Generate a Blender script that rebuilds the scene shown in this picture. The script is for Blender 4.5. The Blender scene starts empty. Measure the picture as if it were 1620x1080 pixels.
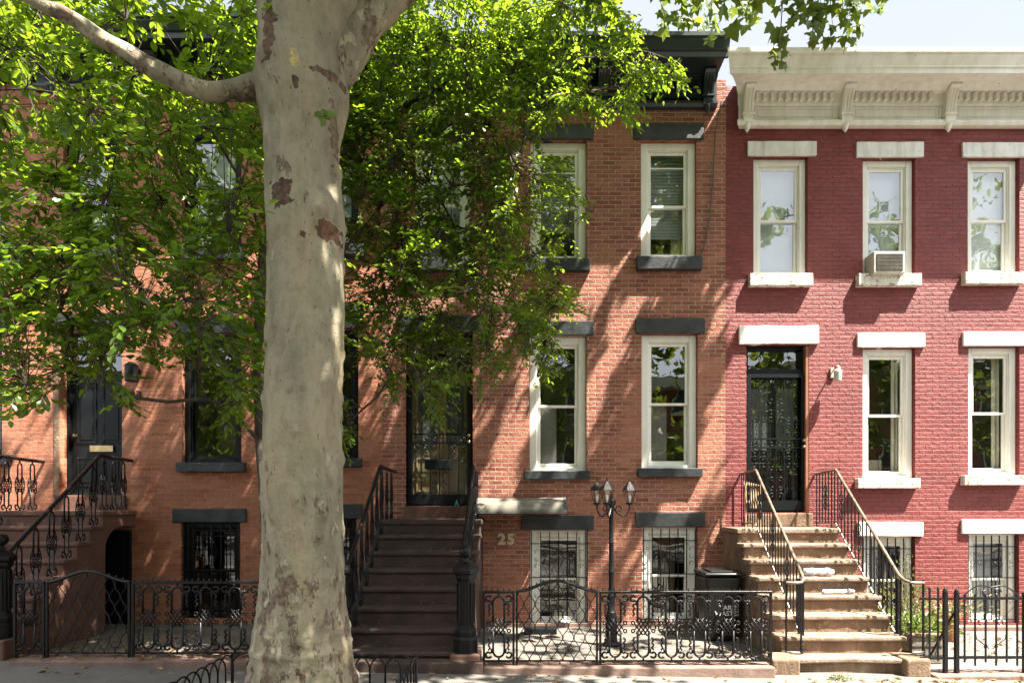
import bpy, bmesh, math, random
from mathutils import Vector, Matrix, noise as mnoise
R = math.radians
C = bpy.context.scene.collection
sc = bpy.context.scene

# ---------------------------------------------------------------- camera
cam_d = bpy.data.cameras.new('camera'); cam = bpy.data.objects.new('camera', cam_d); C.objects.link(cam)
CX, HY, F, CH, D = 840.0, 795.0, 980.0, 2.03, 10.0
cam.location = (0, -D, CH); cam.rotation_euler = (R(90), 0, 0)
cam_d.sensor_width = 36; cam_d.lens = 36*F/1620
cam_d.shift_x = (810-CX)/1620; cam_d.shift_y = (HY-540)/1620
cam_d.clip_start = 0.1; cam_d.clip_end = 2000
sc.camera = cam
# ---------------------------------------------------------------- sky, sun, exposure
SUN = Vector((0.5, -0.25, 1.0)).normalized()
w = bpy.data.worlds.new('World'); sc.world = w; w.use_nodes = True
nt = w.node_tree; nt.nodes.clear()
sky = nt.nodes.new('ShaderNodeTexSky'); sky.sky_type = 'NISHITA'; sky.sun_disc = False
sky.sun_elevation = math.asin(SUN.z); sky.sun_rotation = math.atan2(SUN.x, SUN.y)
sky.air_density = 1.2; sky.dust_density = 2.5; sky.ozone_density = 1.0
tc = nt.nodes.new('ShaderNodeTexCoord'); nz = nt.nodes.new('ShaderNodeTexNoise'); nz.inputs['Scale'].default_value = 1.6; nz.inputs['Detail'].default_value = 6
rp = nt.nodes.new('ShaderNodeValToRGB'); rp.color_ramp.elements[0].position = 0.30; rp.color_ramp.elements[1].position = 0.72
mx = nt.nodes.new('ShaderNodeMix'); mx.data_type = 'RGBA'
mm = nt.nodes.new('ShaderNodeMath'); mm.operation = 'MULTIPLY_ADD'; mm.inputs[1].default_value = 0.35; mm.inputs[2].default_value = 0.5
# haze is brighter on the sun's side of the sky than above the roofs to the north
sx_ = nt.nodes.new('ShaderNodeSeparateXYZ'); mr_ = nt.nodes.new('ShaderNodeMapRange'); mr_.inputs['From Min'].default_value = -0.5; mr_.inputs['From Max'].default_value = 0.5
hz = nt.nodes.new('ShaderNodeMix'); hz.data_type = 'RGBA'; hz.inputs['A'].default_value = (11.5, 12.0, 12.9, 1); hz.inputs['B'].default_value = (3.9, 4.05, 4.25, 1)
nt.links.new(tc.outputs['Generated'], sx_.inputs[0]); nt.links.new(sx_.outputs['Y'], mr_.inputs['Value']); nt.links.new(mr_.outputs[0], hz.inputs['Factor']); nt.links.new(hz.outputs['Result'], mx.inputs['B'])
bg = nt.nodes.new('ShaderNodeBackground'); bg.inputs['Strength'].default_value = 0.046
ow = nt.nodes.new('ShaderNodeOutputWorld')
L = nt.links.new
L(tc.outputs['Generated'], nz.inputs['Vector']); L(nz.outputs['Fac'], rp.inputs['Fac']); L(rp.outputs['Color'], mm.inputs[0]); L(mm.outputs[0], mx.inputs['Factor'])
L(sky.outputs['Color'], mx.inputs['A']); L(mx.outputs['Result'], bg.inputs['Color']); L(bg.outputs['Background'], ow.inputs['Surface'])
sl = bpy.data.lights.new('sun', 'SUN'); sl.energy = 5.0; sl.angle = R(0.5); sl.color = (1.0, 0.93, 0.82)
so = bpy.data.objects.new('sun', sl); C.objects.link(so); so.rotation_euler = (-SUN).to_track_quat('-Z', 'Y').to_euler(); so.location = (20, -20, 40)
sc.view_settings.view_transform = 'Standard'; sc.view_settings.look = 'None'; sc.view_settings.exposure = 2.5; sc.view_settings.gamma = 1
sc.cycles.max_bounces = 8; sc.cycles.caustics_reflective = False; sc.cycles.caustics_refractive = False
sc.cycles.sample_clamp_indirect = 6

def XF(px, Y=10.0): return (px-CX)*Y/F
def ZF(py, Y=10.0): return CH+(HY-py)*Y/F
def P(px, py, Y): return Vector((XF(px, Y), Y-D, ZF(py, Y)))

# ---------------------------------------------------------------- materials
def newmat(name):
    m = bpy.data.materials.new(name); m.use_nodes = True
    n = m.node_tree; b = n.nodes['Principled BSDF']
    return m, n, b
def N(n, t, **kw):
    x = n.nodes.new(t)
    for k, v in kw.items():
        if k in x.inputs: x.inputs[k].default_value = v
        else: setattr(x, k, v)
    return x
def ramp(n, src, stops):
    r = n.nodes.new('ShaderNodeValToRGB'); e = r.color_ramp.elements
    while len(e) < len(stops): e.new(0.5)
    for i, (p, c) in enumerate(stops):
        e[i].position = p; e[i].color = (*c, 1) if len(c) == 3 else c
    n.links.new(src, r.inputs['Fac']); return r
def mix(n, fac, a, b, mode='MIX'):
    m = n.nodes.new('ShaderNodeMix'); m.data_type = 'RGBA'; m.blend_type = mode
    for s, v in (('Factor', fac), ('A', a), ('B', b)):
        if hasattr(v, 'links') or hasattr(v, 'is_linked'): n.links.new(v, m.inputs[s])
        else: m.inputs[s].default_value = v if s == 'Factor' else (*v, 1)
    return m.outputs['Result']
def bump(n, b, h, strength=0.4, dist=0.01, prev=None):
    bp = n.nodes.new('ShaderNodeBump'); bp.inputs['Strength'].default_value = strength; bp.inputs['Distance'].default_value = dist
    n.links.new(h, bp.inputs['Height'])
    if prev: n.links.new(prev, bp.inputs['Normal'])
    n.links.new(bp.outputs['Normal'], b.inputs['Normal']); return bp.outputs['Normal']
def plain(name, c1, c2=None, rough=0.6, scale=6.0, bs=0.25, bscale=60, bd=0.004, metallic=0.0, detail=5, lo=0.35, hi=0.65, chips=None, spec=0.5, streak=0.0):
    m, n, b = newmat(name); c2 = c2 or tuple(x*0.7 for x in c1)
    t = N(n, 'ShaderNodeTexCoord'); a = N(n, 'ShaderNodeTexNoise', Scale=scale, Detail=detail, Roughness=0.6)
    n.links.new(t.outputs['Object'], a.inputs['Vector'])
    r = ramp(n, a.outputs['Fac'], [(lo, c2), (hi, c1)]); col = r.outputs['Color']
    a2 = N(n, 'ShaderNodeTexNoise', Scale=bscale, Detail=4.0); n.links.new(t.outputs['Object'], a2.inputs['Vector'])
    if chips:
        cc, th, cs = chips
        v = N(n, 'ShaderNodeTexNoise', Scale=cs, Detail=6.0, Roughness=0.75); n.links.new(t.outputs['Object'], v.inputs['Vector'])
        k = ramp(n, v.outputs['Fac'], [(th, (0, 0, 0)), (th+0.02, (1, 1, 1))])
        col = mix(n, k.outputs['Color'], col, cc)
    if streak:
        mp = N(n, 'ShaderNodeMapping'); mp.inputs['Scale'].default_value = (9, 9, 0.9); n.links.new(t.outputs['Object'], mp.inputs['Vector'])
        sn = N(n, 'ShaderNodeTexNoise', Scale=1.0, Detail=6.0, Roughness=0.7); n.links.new(mp.outputs[0], sn.inputs['Vector'])
        sk = ramp(n, sn.outputs['Fac'], [(0.36, (1-streak, 1-streak*1.08, 1-streak*1.25)), (0.56, (1, 1, 1))]); col = mix(n, 1.0, col, sk.outputs['Color'], 'MULTIPLY')
    n.links.new(col, b.inputs['Base Color']); b.inputs['Roughness'].default_value = rough; b.inputs['Metallic'].default_value = metallic
    b.inputs['Specular IOR Level'].default_value = spec
    if bs: bump(n, b, a2.outputs['Fac'], bs, bd)
    return m
def brick_mat(name, c1, c2, mortar, bstr, dist, patch=None, patch_amt=0.5, chips=None, msize=0.009, mvar=0.25, rough=0.85):
    m, n, b = newmat(name)
    t = N(n, 'ShaderNodeTexCoord'); s = N(n, 'ShaderNodeSeparateXYZ'); n.links.new(t.outputs['Object'], s.inputs[0])
    ad = N(n, 'ShaderNodeMath', operation='ADD'); n.links.new(s.outputs['X'], ad.inputs[0]); n.links.new(s.outputs['Y'], ad.inputs[1])
    cb = N(n, 'ShaderNodeCombineXYZ'); n.links.new(ad.outputs[0], cb.inputs['X']); n.links.new(s.outputs['Z'], cb.inputs['Y'])
    # wobble so courses are not ruler straight
    wn = N(n, 'ShaderNodeTexNoise', Scale=5.0, Detail=3.0); n.links.new(t.outputs['Object'], wn.inputs['Vector'])
    sb = N(n, 'ShaderNodeVectorMath', operation='SUBTRACT'); n.links.new(wn.outputs['Color'], sb.inputs[0]); sb.inputs[1].default_value = (0.5, 0.5, 0.5)
    sm = N(n, 'ShaderNodeVectorMath', operation='MULTIPLY'); n.links.new(sb.outputs[0], sm.inputs[0]); sm.inputs[1].default_value = (0.03, 0.014, 0)
    va = N(n, 'ShaderNodeVectorMath', operation='ADD'); n.links.new(cb.outputs[0], va.inputs[0]); n.links.new(sm.outputs[0], va.inputs[1])
    br = N(n, 'ShaderNodeTexBrick', Scale=1.0); n.links.new(va.outputs[0], br.inputs['Vector'])
    br.inputs['Color1'].default_value = (*c1, 1); br.inputs['Color2'].default_value = (*c2, 1); br.inputs['Mortar'].default_value = (*mortar, 1)
    br.inputs['Mortar Size'].default_value = msize; br.inputs['Mortar Smooth'].default_value = 0.5; br.inputs['Brick Width'].default_value = 0.215; br.inputs['Row Height'].default_value = 0.0705
    br.inputs['Bias'].default_value = -0.1
    nn = N(n, 'ShaderNodeTexNoise', Scale=14.0, Detail=8.0, Roughness=0.7); n.links.new(t.outputs['Object'], nn.inputs['Vector'])
    g = ramp(n, nn.outputs['Fac'], [(0.3, (1-mvar,)*3), (0.5, (1,)*3), (0.72, (1+mvar*0.6,)*3)])
    col = mix(n, 1.0, br.outputs['Color'], g.outputs['Color'], 'MULTIPLY')
    big = N(n, 'ShaderNodeTexNoise', Scale=0.9, Detail=5.0, Roughness=0.6); n.links.new(t.outputs['Object'], big.inputs['Vector'])
    if patch:
        k = ramp(n, big.outputs['Fac'], [(0.48, (0, 0, 0)), (0.62, (patch_amt,)*3)])
        col = mix(n, k.outputs['Color'], col, patch)
    g2 = ramp(n, big.outputs['Fac'], [(0.3, (0.82,)*3), (0.7, (1.08,)*3)])
    col = mix(n, 1.0, col, g2.outputs['Color'], 'MULTIPLY')
    if chips:
        cc, th, cs = chips
        v = N(n, 'ShaderNodeTexNoise', Scale=cs, Detail=5.0, Roughness=0.7); n.links.new(t.outputs['Object'], v.inputs['Vector'])
        k = ramp(n, v.outputs['Fac'], [(th, (0, 0, 0)), (th+0.015, (1, 1, 1))]); col = mix(n, k.outputs['Color'], col, cc)
    n.links.new(col, b.inputs['Base Color']); b.inputs['Roughness'].default_value = rough
    inv = N(n, 'ShaderNodeMath', operation='SUBTRACT'); inv.inputs[0].default_value = 1.0; n.links.new(br.outputs['Fac'], inv.inputs[1])
    h = N(n, 'ShaderNodeMath', operation='MULTIPLY_ADD'); n.links.new(nn.outputs['Fac'], h.inputs[0]); h.inputs[1].default_value = 0.9; n.links.new(inv.outputs[0], h.inputs[2])
    bump(n, b, h.outputs[0], bstr, dist)
    return m
def glass_mat(name, f0=0.14, tint=(0.93, 0.96, 0.95), bs=0.10):
    m, n, b = newmat(name); n.nodes.remove(b); o = n.nodes['Material Output']
    tr = N(n, 'ShaderNodeBsdfTransparent'); tr.inputs['Color'].default_value = (*tint, 1)
    gl = N(n, 'ShaderNodeBsdfGlossy', Roughness=0.0); gl.inputs['Color'].default_value = (1, 1, 1, 1)
    t = N(n, 'ShaderNodeTexCoord'); wv = N(n, 'ShaderNodeTexNoise', Scale=2.6, Detail=1.0); n.links.new(t.outputs['Object'], wv.inputs['Vector'])
    bp = N(n, 'ShaderNodeBump', Strength=bs, Distance=0.02); n.links.new(wv.outputs['Fac'], bp.inputs['Height']); n.links.new(bp.outputs['Normal'], gl.inputs['Normal'])
    g = N(n, 'ShaderNodeNewGeometry'); dt = N(n, 'ShaderNodeVectorMath', operation='DOT_PRODUCT'); n.links.new(g.outputs['Incoming'], dt.inputs[0]); n.links.new(g.outputs['Normal'], dt.inputs[1])
    ab = N(n, 'ShaderNodeMath', operation='ABSOLUTE'); n.links.new(dt.outputs['Value'], ab.inputs[0])
    iv = N(n, 'ShaderNodeMath', operation='SUBTRACT'); iv.inputs[0].default_value = 1.0; n.links.new(ab.outputs[0], iv.inputs[1])
    pw = N(n, 'ShaderNodeMath', operation='POWER'); n.links.new(iv.outputs[0], pw.inputs[0]); pw.inputs[1].default_value = 5.0
    fa = N(n, 'ShaderNodeMath', operation='MULTIPLY_ADD'); n.links.new(pw.outputs[0], fa.inputs[0]); fa.inputs[1].default_value = 1-f0; fa.inputs[2].default_value = f0
    ms = N(n, 'ShaderNodeMixShader'); n.links.new(fa.outputs[0], ms.inputs[0]); n.links.new(tr.outputs[0], ms.inputs[1]); n.links.new(gl.outputs[0], ms.inputs[2]); n.links.new(ms.outputs[0], o.inputs['Surface'])
    return m
def leaf_mat(name, c_dark, c_light, tmix=0.45, tcol=(0.25, 0.42, 0.03), rough=0.35):
    m, n, b = newmat(name); o = n.nodes['Material Output']
    g = N(n, 'ShaderNodeNewGeometry'); t = N(n, 'ShaderNodeTexCoord')
    nz_ = N(n, 'ShaderNodeTexNoise', Scale=1.4, Detail=2.0); n.links.new(t.outputs['Object'], nz_.inputs['Vector'])
    a = N(n, 'ShaderNodeMath', operation='MULTIPLY_ADD'); n.links.new(g.outputs['Random Per Island'], a.inputs[0]); a.inputs[1].default_value = 0.6
    s2 = N(n, 'ShaderNodeMath', operation='MULTIPLY'); n.links.new(nz_.outputs['Fac'], s2.inputs[0]); s2.inputs[1].default_value = 0.45
    n.links.new(s2.outputs[0], a.inputs[2])
    r = ramp(n, a.outputs[0], [(0.1, c_dark), (0.85, c_light), (0.97, (c_light[0]*1.8, c_light[1]*1.1, c_light[2]))])
    n.links.new(r.outputs['Color'], b.inputs['Base Color']); b.inputs['Roughness'].default_value = rough; b.inputs['Specular IOR Level'].default_value = 0.45
    tl = N(n, 'ShaderNodeBsdfTranslucent'); tc_ = mix(n, 0.75, r.outputs['Color'], tcol); n.links.new(tc_, tl.inputs['Color'])
    ms = N(n, 'ShaderNodeMixShader'); ms.inputs[0].default_value = tmix
    n.links.new(b.outputs[0], ms.inputs[1]); n.links.new(tl.outputs[0], ms.inputs[2]); n.links.new(ms.outputs[0], o.inputs['Surface'])
    return m

M = {}
M['brick'] = brick_mat('brick', (0.258, 0.07096, 0.04193), (0.4193, 0.1572, 0.09516), (0.5, 0.3871, 0.2984), 1.0, 0.030, patch=(0.3871, 0.1613, 0.09677), patch_amt=0.65, mvar=0.38)
M['brick_orange'] = brick_mat('orange_brick', (0.374, 0.119, 0.0595), (0.51, 0.1997, 0.1105), (0.493, 0.323, 0.221), 0.9, 0.020, patch=(0.357, 0.1615, 0.102), patch_amt=0.5, msize=0.006, mvar=0.3)
M['brick_red'] = brick_mat('painted_red_brick', (0.1858, 0.02484, 0.0216), (0.2322, 0.03564, 0.03024), (0.216, 0.03348, 0.02808), 0.9, 0.034, patch=(0.2322, 0.04752, 0.03888), patch_amt=0.6, chips=((0.0756, 0.01944, 0.01512), 0.665, 8.0), msize=0.011, mvar=0.42, rough=0.6)
M['white'] = plain('white_window_paint', (0.86, 0.85, 0.79), (0.78, 0.77, 0.70), 0.45, 3, 0.12, 40, streak=0.06)
M['cream'] = plain('aged_cream_paint', (0.88, 0.87, 0.80), (0.78, 0.76, 0.67), 0.5, 2.5, 0.25, 30, chips=((0.22, 0.14, 0.09), 0.67, 9.0), streak=0.13)
M['white_stone'] = plain('white_painted_stone', (0.82, 0.81, 0.78), (0.70, 0.68, 0.64), 0.6, 5, 0.5, 20, 0.014, chips=((0.42, 0.33, 0.25), 0.655, 12.0), streak=0.22)
M['peel'] = plain('peeling_white_sill', (0.80, 0.78, 0.72), (0.62, 0.57, 0.48), 0.7, 9, 0.5, 30, 0.01, chips=((0.30, 0.20, 0.14), 0.555, 11.0), streak=0.2)
M['dark_stone'] = plain('dark_painted_stone', (0.03456, 0.0396, 0.04176), (0.01296, 0.01584, 0.01728), 0.5, 5, 0.5, 14, 0.012, chips=((0.1224, 0.1224, 0.1116), 0.64, 7.0))
M['black_wood'] = plain('black_gloss_wood', (0.008, 0.010, 0.012), (0.005, 0.007, 0.008), 0.42, 4, 0.12, 25, spec=0.22)
M['black_cornice'] = plain('dark_cornice_paint', (0.028, 0.0385, 0.0434), (0.0154, 0.0224, 0.0259), 0.33, 2, 0.2, 20, chips=((0.07, 0.07, 0.063), 0.70, 8.0))
M['iron'] = plain('black_iron', (0.010, 0.010, 0.011), (0.005, 0.005, 0.006), 0.38, 12, 0.6, 45, 0.004, chips=((0.035, 0.024, 0.018), 0.66, 20.0), spec=0.28)
M['iron_sunlit'] = plain('sunlit_handrail', (0.24, 0.192, 0.136), (0.08, 0.056, 0.04), 0.4, 14, 0.3, 60, spec=0.6)  # tan stands for the sun's highlights on the rails, set as base colour
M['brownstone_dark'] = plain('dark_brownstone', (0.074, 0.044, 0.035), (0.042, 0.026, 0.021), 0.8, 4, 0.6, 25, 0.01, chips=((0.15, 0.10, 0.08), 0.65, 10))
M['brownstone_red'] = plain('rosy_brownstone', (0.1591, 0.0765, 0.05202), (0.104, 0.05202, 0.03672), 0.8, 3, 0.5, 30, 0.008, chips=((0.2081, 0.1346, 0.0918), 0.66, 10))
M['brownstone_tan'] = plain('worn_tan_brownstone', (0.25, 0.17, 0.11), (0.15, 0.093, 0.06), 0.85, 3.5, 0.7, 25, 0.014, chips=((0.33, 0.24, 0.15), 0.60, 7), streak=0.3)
M['nosing'] = plain('worn_step_edge', (0.29, 0.215, 0.155), (0.18, 0.12, 0.085), 0.85, 5, 0.7, 30, 0.012, chips=((0.085, 0.05, 0.035), 0.62, 10))
M['kerb_pink'] = plain('pinkish_curb_stone', (0.2376, 0.1584, 0.1254), (0.1584, 0.099, 0.0792), 0.85, 3, 0.5, 30, 0.01)
M['concrete'] = plain('yard_concrete', (0.1674, 0.1488, 0.1271), (0.093, 0.0837, 0.0713), 0.9, 2.2, 0.4, 50, 0.006)
M['interior'] = plain('interior_plaster', (0.30, 0.28, 0.25), None, 0.9, 1, 0, 10)
M['interior_dark'] = plain('interior_dark', (0.10, 0.08, 0.065), None, 0.9, 1, 0, 10)
M['roof'] = plain('roof_tar', (0.12, 0.12, 0.12), None, 0.9)
M['glass'] = glass_mat('window_glass', 0.14); M['coated_glass'] = glass_mat('coated_window_glass', 0.16, bs=0.28)
M['clear'] = glass_mat('thin_clear_glass', 0.06, (0.95, 0.95, 0.9))
M['curtain'] = plain('cream_curtain', (0.70, 0.66, 0.55), (0.60, 0.55, 0.45), 0.9, 4, 0.1, 20)
M['blind'] = plain('grey_white_blind', (0.62, 0.65, 0.66), (0.54, 0.57, 0.58), 0.8, 4, 0.1, 20)
M['grey_panel'] = plain('grey_window_panel', (0.168, 0.161, 0.147), (0.126, 0.119, 0.1085), 0.9, 3, 0.1, 20)
M['coated_soft'] = glass_mat('soft_coated_glass', 0.15, bs=0.25)
M['shade'] = plain('white_roller_shade', (0.42, 0.46, 0.50), (0.36, 0.40, 0.44), 0.85, 2, 0.1, 20)
M['brass'] = plain('brass', (0.495, 0.378, 0.18), (0.36, 0.261, 0.117), 0.3, 8, 0.1, 40, metallic=0.8)
M['gold_num'] = plain('tan_brass_number', (0.576, 0.4752, 0.3312), (0.4752, 0.36, 0.2304), 0.4, 8, 0.1, 40, metallic=0.2)
M['tan_wood'] = plain('tan_door_wood', (0.32, 0.24, 0.144), (0.24, 0.168, 0.096), 0.5, 2, 0.2, 20)
M['plastic_black'] = plain('black_plastic', (0.008, 0.0088, 0.0096), (0.0056, 0.0064, 0.0072), 0.38, 4, 0.15, 60)
M['text_white'] = plain('white_print', (0.75, 0.75, 0.75), None, 0.6, bs=0)
M['polycarb'] = plain('milky_awning_sheet', (0.22, 0.205, 0.17), (0.16, 0.15, 0.12), 0.25, 3, 0.05, 20)
M['terracotta'] = plain('terracotta', (0.31, 0.124, 0.062), (0.248, 0.093, 0.0465), 0.85, 5, 0.2, 30)
M['planter'] = plain('weathered_planter_block', (0.228, 0.198, 0.156), (0.144, 0.12, 0.09), 0.9, 6, 0.5, 30, 0.01)
M['soil'] = plain('soil', (0.049, 0.0315, 0.0196), (0.0245, 0.0154, 0.0098), 1.0, 8, 0.9, 25, 0.03)
M['paper'] = plain('newspaper_in_bag', (0.62, 0.62, 0.64), (0.36, 0.38, 0.44), 0.35, 22, 0.9, 26, 0.03, chips=((0.12, 0.15, 0.25), 0.60, 34.0))
M['ac_body'] = plain('cream_metal_case', (0.595, 0.578, 0.493), None, 0.5)
M['grille'] = plain('dark_grille', (0.08, 0.09, 0.085), (0.05, 0.055, 0.05), 0.6)
M['blue'] = plain('light_blue_cord', (0.15, 0.50, 0.62), None, 0.5)
M['slat_wood'] = plain('yellowed_wood_slats', (0.42, 0.322, 0.196), (0.336, 0.238, 0.126), 0.7, 8)
M['asphalt'] = plain('asphalt', (0.06, 0.06, 0.06), (0.045, 0.045, 0.045), 0.9, 3, 0.5, 80, 0.006)
M['twig'] = plain('dark_twig_bark', (0.08, 0.06, 0.044), (0.04, 0.0288, 0.0208), 0.9, 12, 0.7, 40, 0.01)
M['deadleaf'] = leaf_mat('fallen_leaf', (0.195, 0.091, 0.0325), (0.3575, 0.234, 0.104), 0.1, (0.325, 0.195, 0.065), 0.7)
M['leaf'] = leaf_mat('small_tree_leaf', (0.026, 0.078, 0.012), (0.095, 0.175, 0.018), 0.45, (0.46, 0.66, 0.03), 0.3)
M['plane_leaf'] = leaf_mat('plane_leaf', (0.0425, 0.0935, 0.0102), (0.1275, 0.2125, 0.0255), 0.42, (0.34, 0.408, 0.0425), 0.5)
M['bush'] = leaf_mat('bush_leaf', (0.048, 0.102, 0.012), (0.12, 0.18, 0.03), 0.3, (0.24, 0.3, 0.06))
M['bush_pale'] = leaf_mat('pale_bush_leaf', (0.12, 0.144, 0.048), (0.252, 0.252, 0.12), 0.3, (0.3, 0.3, 0.12))

def slab_mat():
    m, n, b = newmat('sidewalk_slabs'); t = N(n, 'ShaderNodeTexCoord')
    br = N(n, 'ShaderNodeTexBrick', Scale=1.0, offset=0.0); n.links.new(t.outputs['Object'], br.inputs['Vector'])
    br.inputs['Color1'].default_value = (0.175, 0.158, 0.14, 1); br.inputs['Color2'].default_value = (0.145, 0.135, 0.12, 1); br.inputs['Mortar'].default_value = (0.10, 0.09, 0.08, 1)
    br.inputs['Brick Width'].default_value = 1.5; br.inputs['Row Height'].default_value = 1.45; br.inputs['Mortar Size'].default_value = 0.008
    nn = N(n, 'ShaderNodeTexNoise', Scale=3.0, Detail=8.0, Roughness=0.7); n.links.new(t.outputs['Object'], nn.inputs['Vector'])
    g = ramp(n, nn.outputs['Fac'], [(0.3, (0.7,)*3), (0.7, (1.1,)*3)])
    n.links.new(mix(n, 1.0, br.outputs['Color'], g.outputs['Color'], 'MULTIPLY'), b.inputs['Base Color']); b.inputs['Roughness'].default_value = 0.9
    n2 = N(n, 'ShaderNodeTexNoise', Scale=70.0, Detail=3.0); n.links.new(t.outputs['Object'], n2.inputs['Vector']); bump(n, b, n2.outputs['Fac'], 0.35, 0.004)
    return m
M['slabs'] = slab_mat()

def bark_mat(nm='plane_bark', fl=0.0):
    m, n, b = newmat(nm); t = N(n, 'ShaderNodeTexCoord'); O = t.outputs['Object']
    s = N(n, 'ShaderNodeSeparateXYZ'); n.links.new(O, s.inputs[0])
    mp = N(n, 'ShaderNodeMapping'); mp.inputs['Scale'].default_value = (1, 1, 0.45); n.links.new(O, mp.inputs['Vector'])
    a = N(n, 'ShaderNodeTexNoise', Scale=3.2, Detail=9.0, Roughness=0.68); n.links.new(mp.outputs[0], a.inputs['Vector'])
    base = ramp(n, a.outputs['Fac'], [(0.30, (0.155, 0.13, 0.095)), (0.42, (0.25, 0.215, 0.155)), (0.50, (0.30, 0.265, 0.195)), (0.57, (0.235, 0.22, 0.15)), (0.70, (0.36, 0.32, 0.235))])
    lm = N(n, 'ShaderNodeMapping'); lm.inputs['Scale'].default_value = (2.4, 2.4, 0.5); n.links.new(O, lm.inputs['Vector'])
    ln_ = N(n, 'ShaderNodeTexNoise', Scale=1.6, Detail=4.0, Roughness=0.5); n.links.new(lm.outputs[0], ln_.inputs['Vector'])
    lr = ramp(n, ln_.outputs['Fac'], [(0.34, (0.66, 0.66, 0.64)), (0.5, (0.95, 0.94, 0.90)), (0.64, (1.06, 1.00, 0.88))]); col = mix(n, 1.0, base.outputs['Color'], lr.outputs['Color'], 'MULTIPLY')
    dn = N(n, 'ShaderNodeTexNoise', Scale=30.0, Detail=3.0); n.links.new(mp.outputs[0], dn.inputs['Vector']); dk = ramp(n, dn.outputs['Fac'], [(0.67, (1, 1, 1)), (0.70, (0.62, 0.58, 0.52))]); col = mix(n, 1.0, col, dk.outputs['Color'], 'MULTIPLY')
    # flaky patchwork that grows stronger towards the foot
    f1 = N(n, 'ShaderNodeTexNoise', Scale=7.0, Detail=7.0, Roughness=0.62); n.links.new(mp.outputs[0], f1.inputs['Vector'])
    lo = N(n, 'ShaderNodeMapRange'); n.links.new(s.outputs['Z'], lo.inputs['Value']); lo.inputs['From Min'].default_value = 2.8; lo.inputs['From Max'].default_value = 0.3; lo.inputs['To Min'].default_value = -0.075+fl*1.3; lo.inputs['To Max'].default_value = 0.09+fl
    ad = N(n, 'ShaderNodeMath', operation='ADD'); n.links.new(f1.outputs['Fac'], ad.inputs[0]); n.links.new(lo.outputs[0], ad.inputs[1])
    k1 = ramp(n, ad.outputs[0], [(0.585, (0, 0, 0)), (0.60, (1, 1, 1))]); tn = N(n, 'ShaderNodeTexNoise', Scale=22.0, Detail=4.0); n.links.new(O, tn.inputs['Vector']); tr_ = ramp(n, tn.outputs['Fac'], [(0.36, (0.095, 0.062, 0.044)), (0.5, (0.15, 0.105, 0.075)), (0.62, (0.21, 0.165, 0.12))]); col = mix(n, k1.outputs['Color'], col, tr_.outputs['Color'])
    f2 = N(n, 'ShaderNodeTexNoise', Scale=9.0, Detail=6.0, Roughness=0.6); n.links.new(O, f2.inputs['Vector'])
    mo = N(n, 'ShaderNodeVectorMath', operation='ADD'); n.links.new(mp.outputs[0], mo.inputs[0]); mo.inputs[1].default_value = (7.3, 2.1, 5.5); n.links.new(mo.outputs[0], f2.inputs['Vector'])
    ad2 = N(n, 'ShaderNodeMath', operation='ADD'); n.links.new(f2.outputs['Fac'], ad2.inputs[0]); n.links.new(lo.outputs[0], ad2.inputs[1])
    k2 = ramp(n, ad2.outputs[0], [(0.62, (0, 0, 0)), (0.635, (1, 1, 1))]); col = mix(n, k2.outputs['Color'], col, (0.36, 0.31, 0.22))
    # named scars in the bark: (x, z, rx, rz, colour), relative to the trunk base
    wn = N(n, 'ShaderNodeTexNoise', Scale=11.0, Detail=5.0); n.links.new(O, wn.inputs['Vector'])
    for (px, py, rx, rz, c) in ((440, 300, 0.11, 0.13, (0.13, 0.072, 0.045)), (512, 357, 0.10, 0.11, (0.16, 0.085, 0.05)), (478, 368, 0.055, 0.05, (0.14, 0.08, 0.05)),
                                (468, 103, 0.05, 0.10, (0.60, 0.48, 0.22)), (470, 133, 0.035, 0.06, (0.12, 0.08, 0.05)), (428, 45, 0.07, 0.34, (0.15, 0.085, 0.055)), (520, 105, 0.16, 0.05, (0.17, 0.11, 0.075)), (515, 190, 0.03, 0.3, (0.22, 0.15, 0.10))):
        q = P(px, py, 5.25) - Vector((XF(480, 5.6), 5.6-D, 0))
        vs = N(n, 'ShaderNodeVectorMath', operation='SUBTRACT'); n.links.new(O, vs.inputs[0]); vs.inputs[1].default_value = q
        vm = N(n, 'ShaderNodeVectorMath', operation='MULTIPLY'); n.links.new(vs.outputs[0], vm.inputs[0]); vm.inputs[1].default_value = (1/rx, 2.2, 1/rz)
        ln = N(n, 'ShaderNodeVectorMath', operation='LENGTH'); n.links.new(vm.outputs[0], ln.inputs[0])
        d = N(n, 'ShaderNodeMath', operation='MULTIPLY_ADD'); n.links.new(wn.outputs['Fac'], d.inputs[0]); d.inputs[1].default_value = 2.6; n.links.new(ln.outputs['Value'], d.inputs[2])
        kk = ramp(n, d.outputs[0], [(0.0, (1, 1, 1)), (0.9, (1, 1, 1)), (0.92, (0, 0, 0))])
        dd = N(n, 'ShaderNodeMath', operation='MULTIPLY'); n.links.new(d.outputs[0], dd.inputs[0]); dd.inputs[1].default_value = 0.42; n.links.new(dd.outputs[0], kk.inputs['Fac'])
        t2 = ramp(n, tn.outputs['Fac'], [(0.35, tuple(v*0.42 for v in c)), (0.65, tuple(v*1.0 for v in c))]); col = mix(n, kk.outputs['Color'], col, t2.outputs['Color'])
    n.links.new(col, b.inputs['Base Color']); b.inputs['Roughness'].default_value = 0.75; b.inputs['Specular IOR Level'].default_value = 0.3
    fine = N(n, 'ShaderNodeTexNoise', Scale=40.0, Detail=6.0); n.links.new(O, fine.inputs['Vector'])
    n1 = bump(n, b, fine.outputs['Fac'], 0.25, 0.006)
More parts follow.
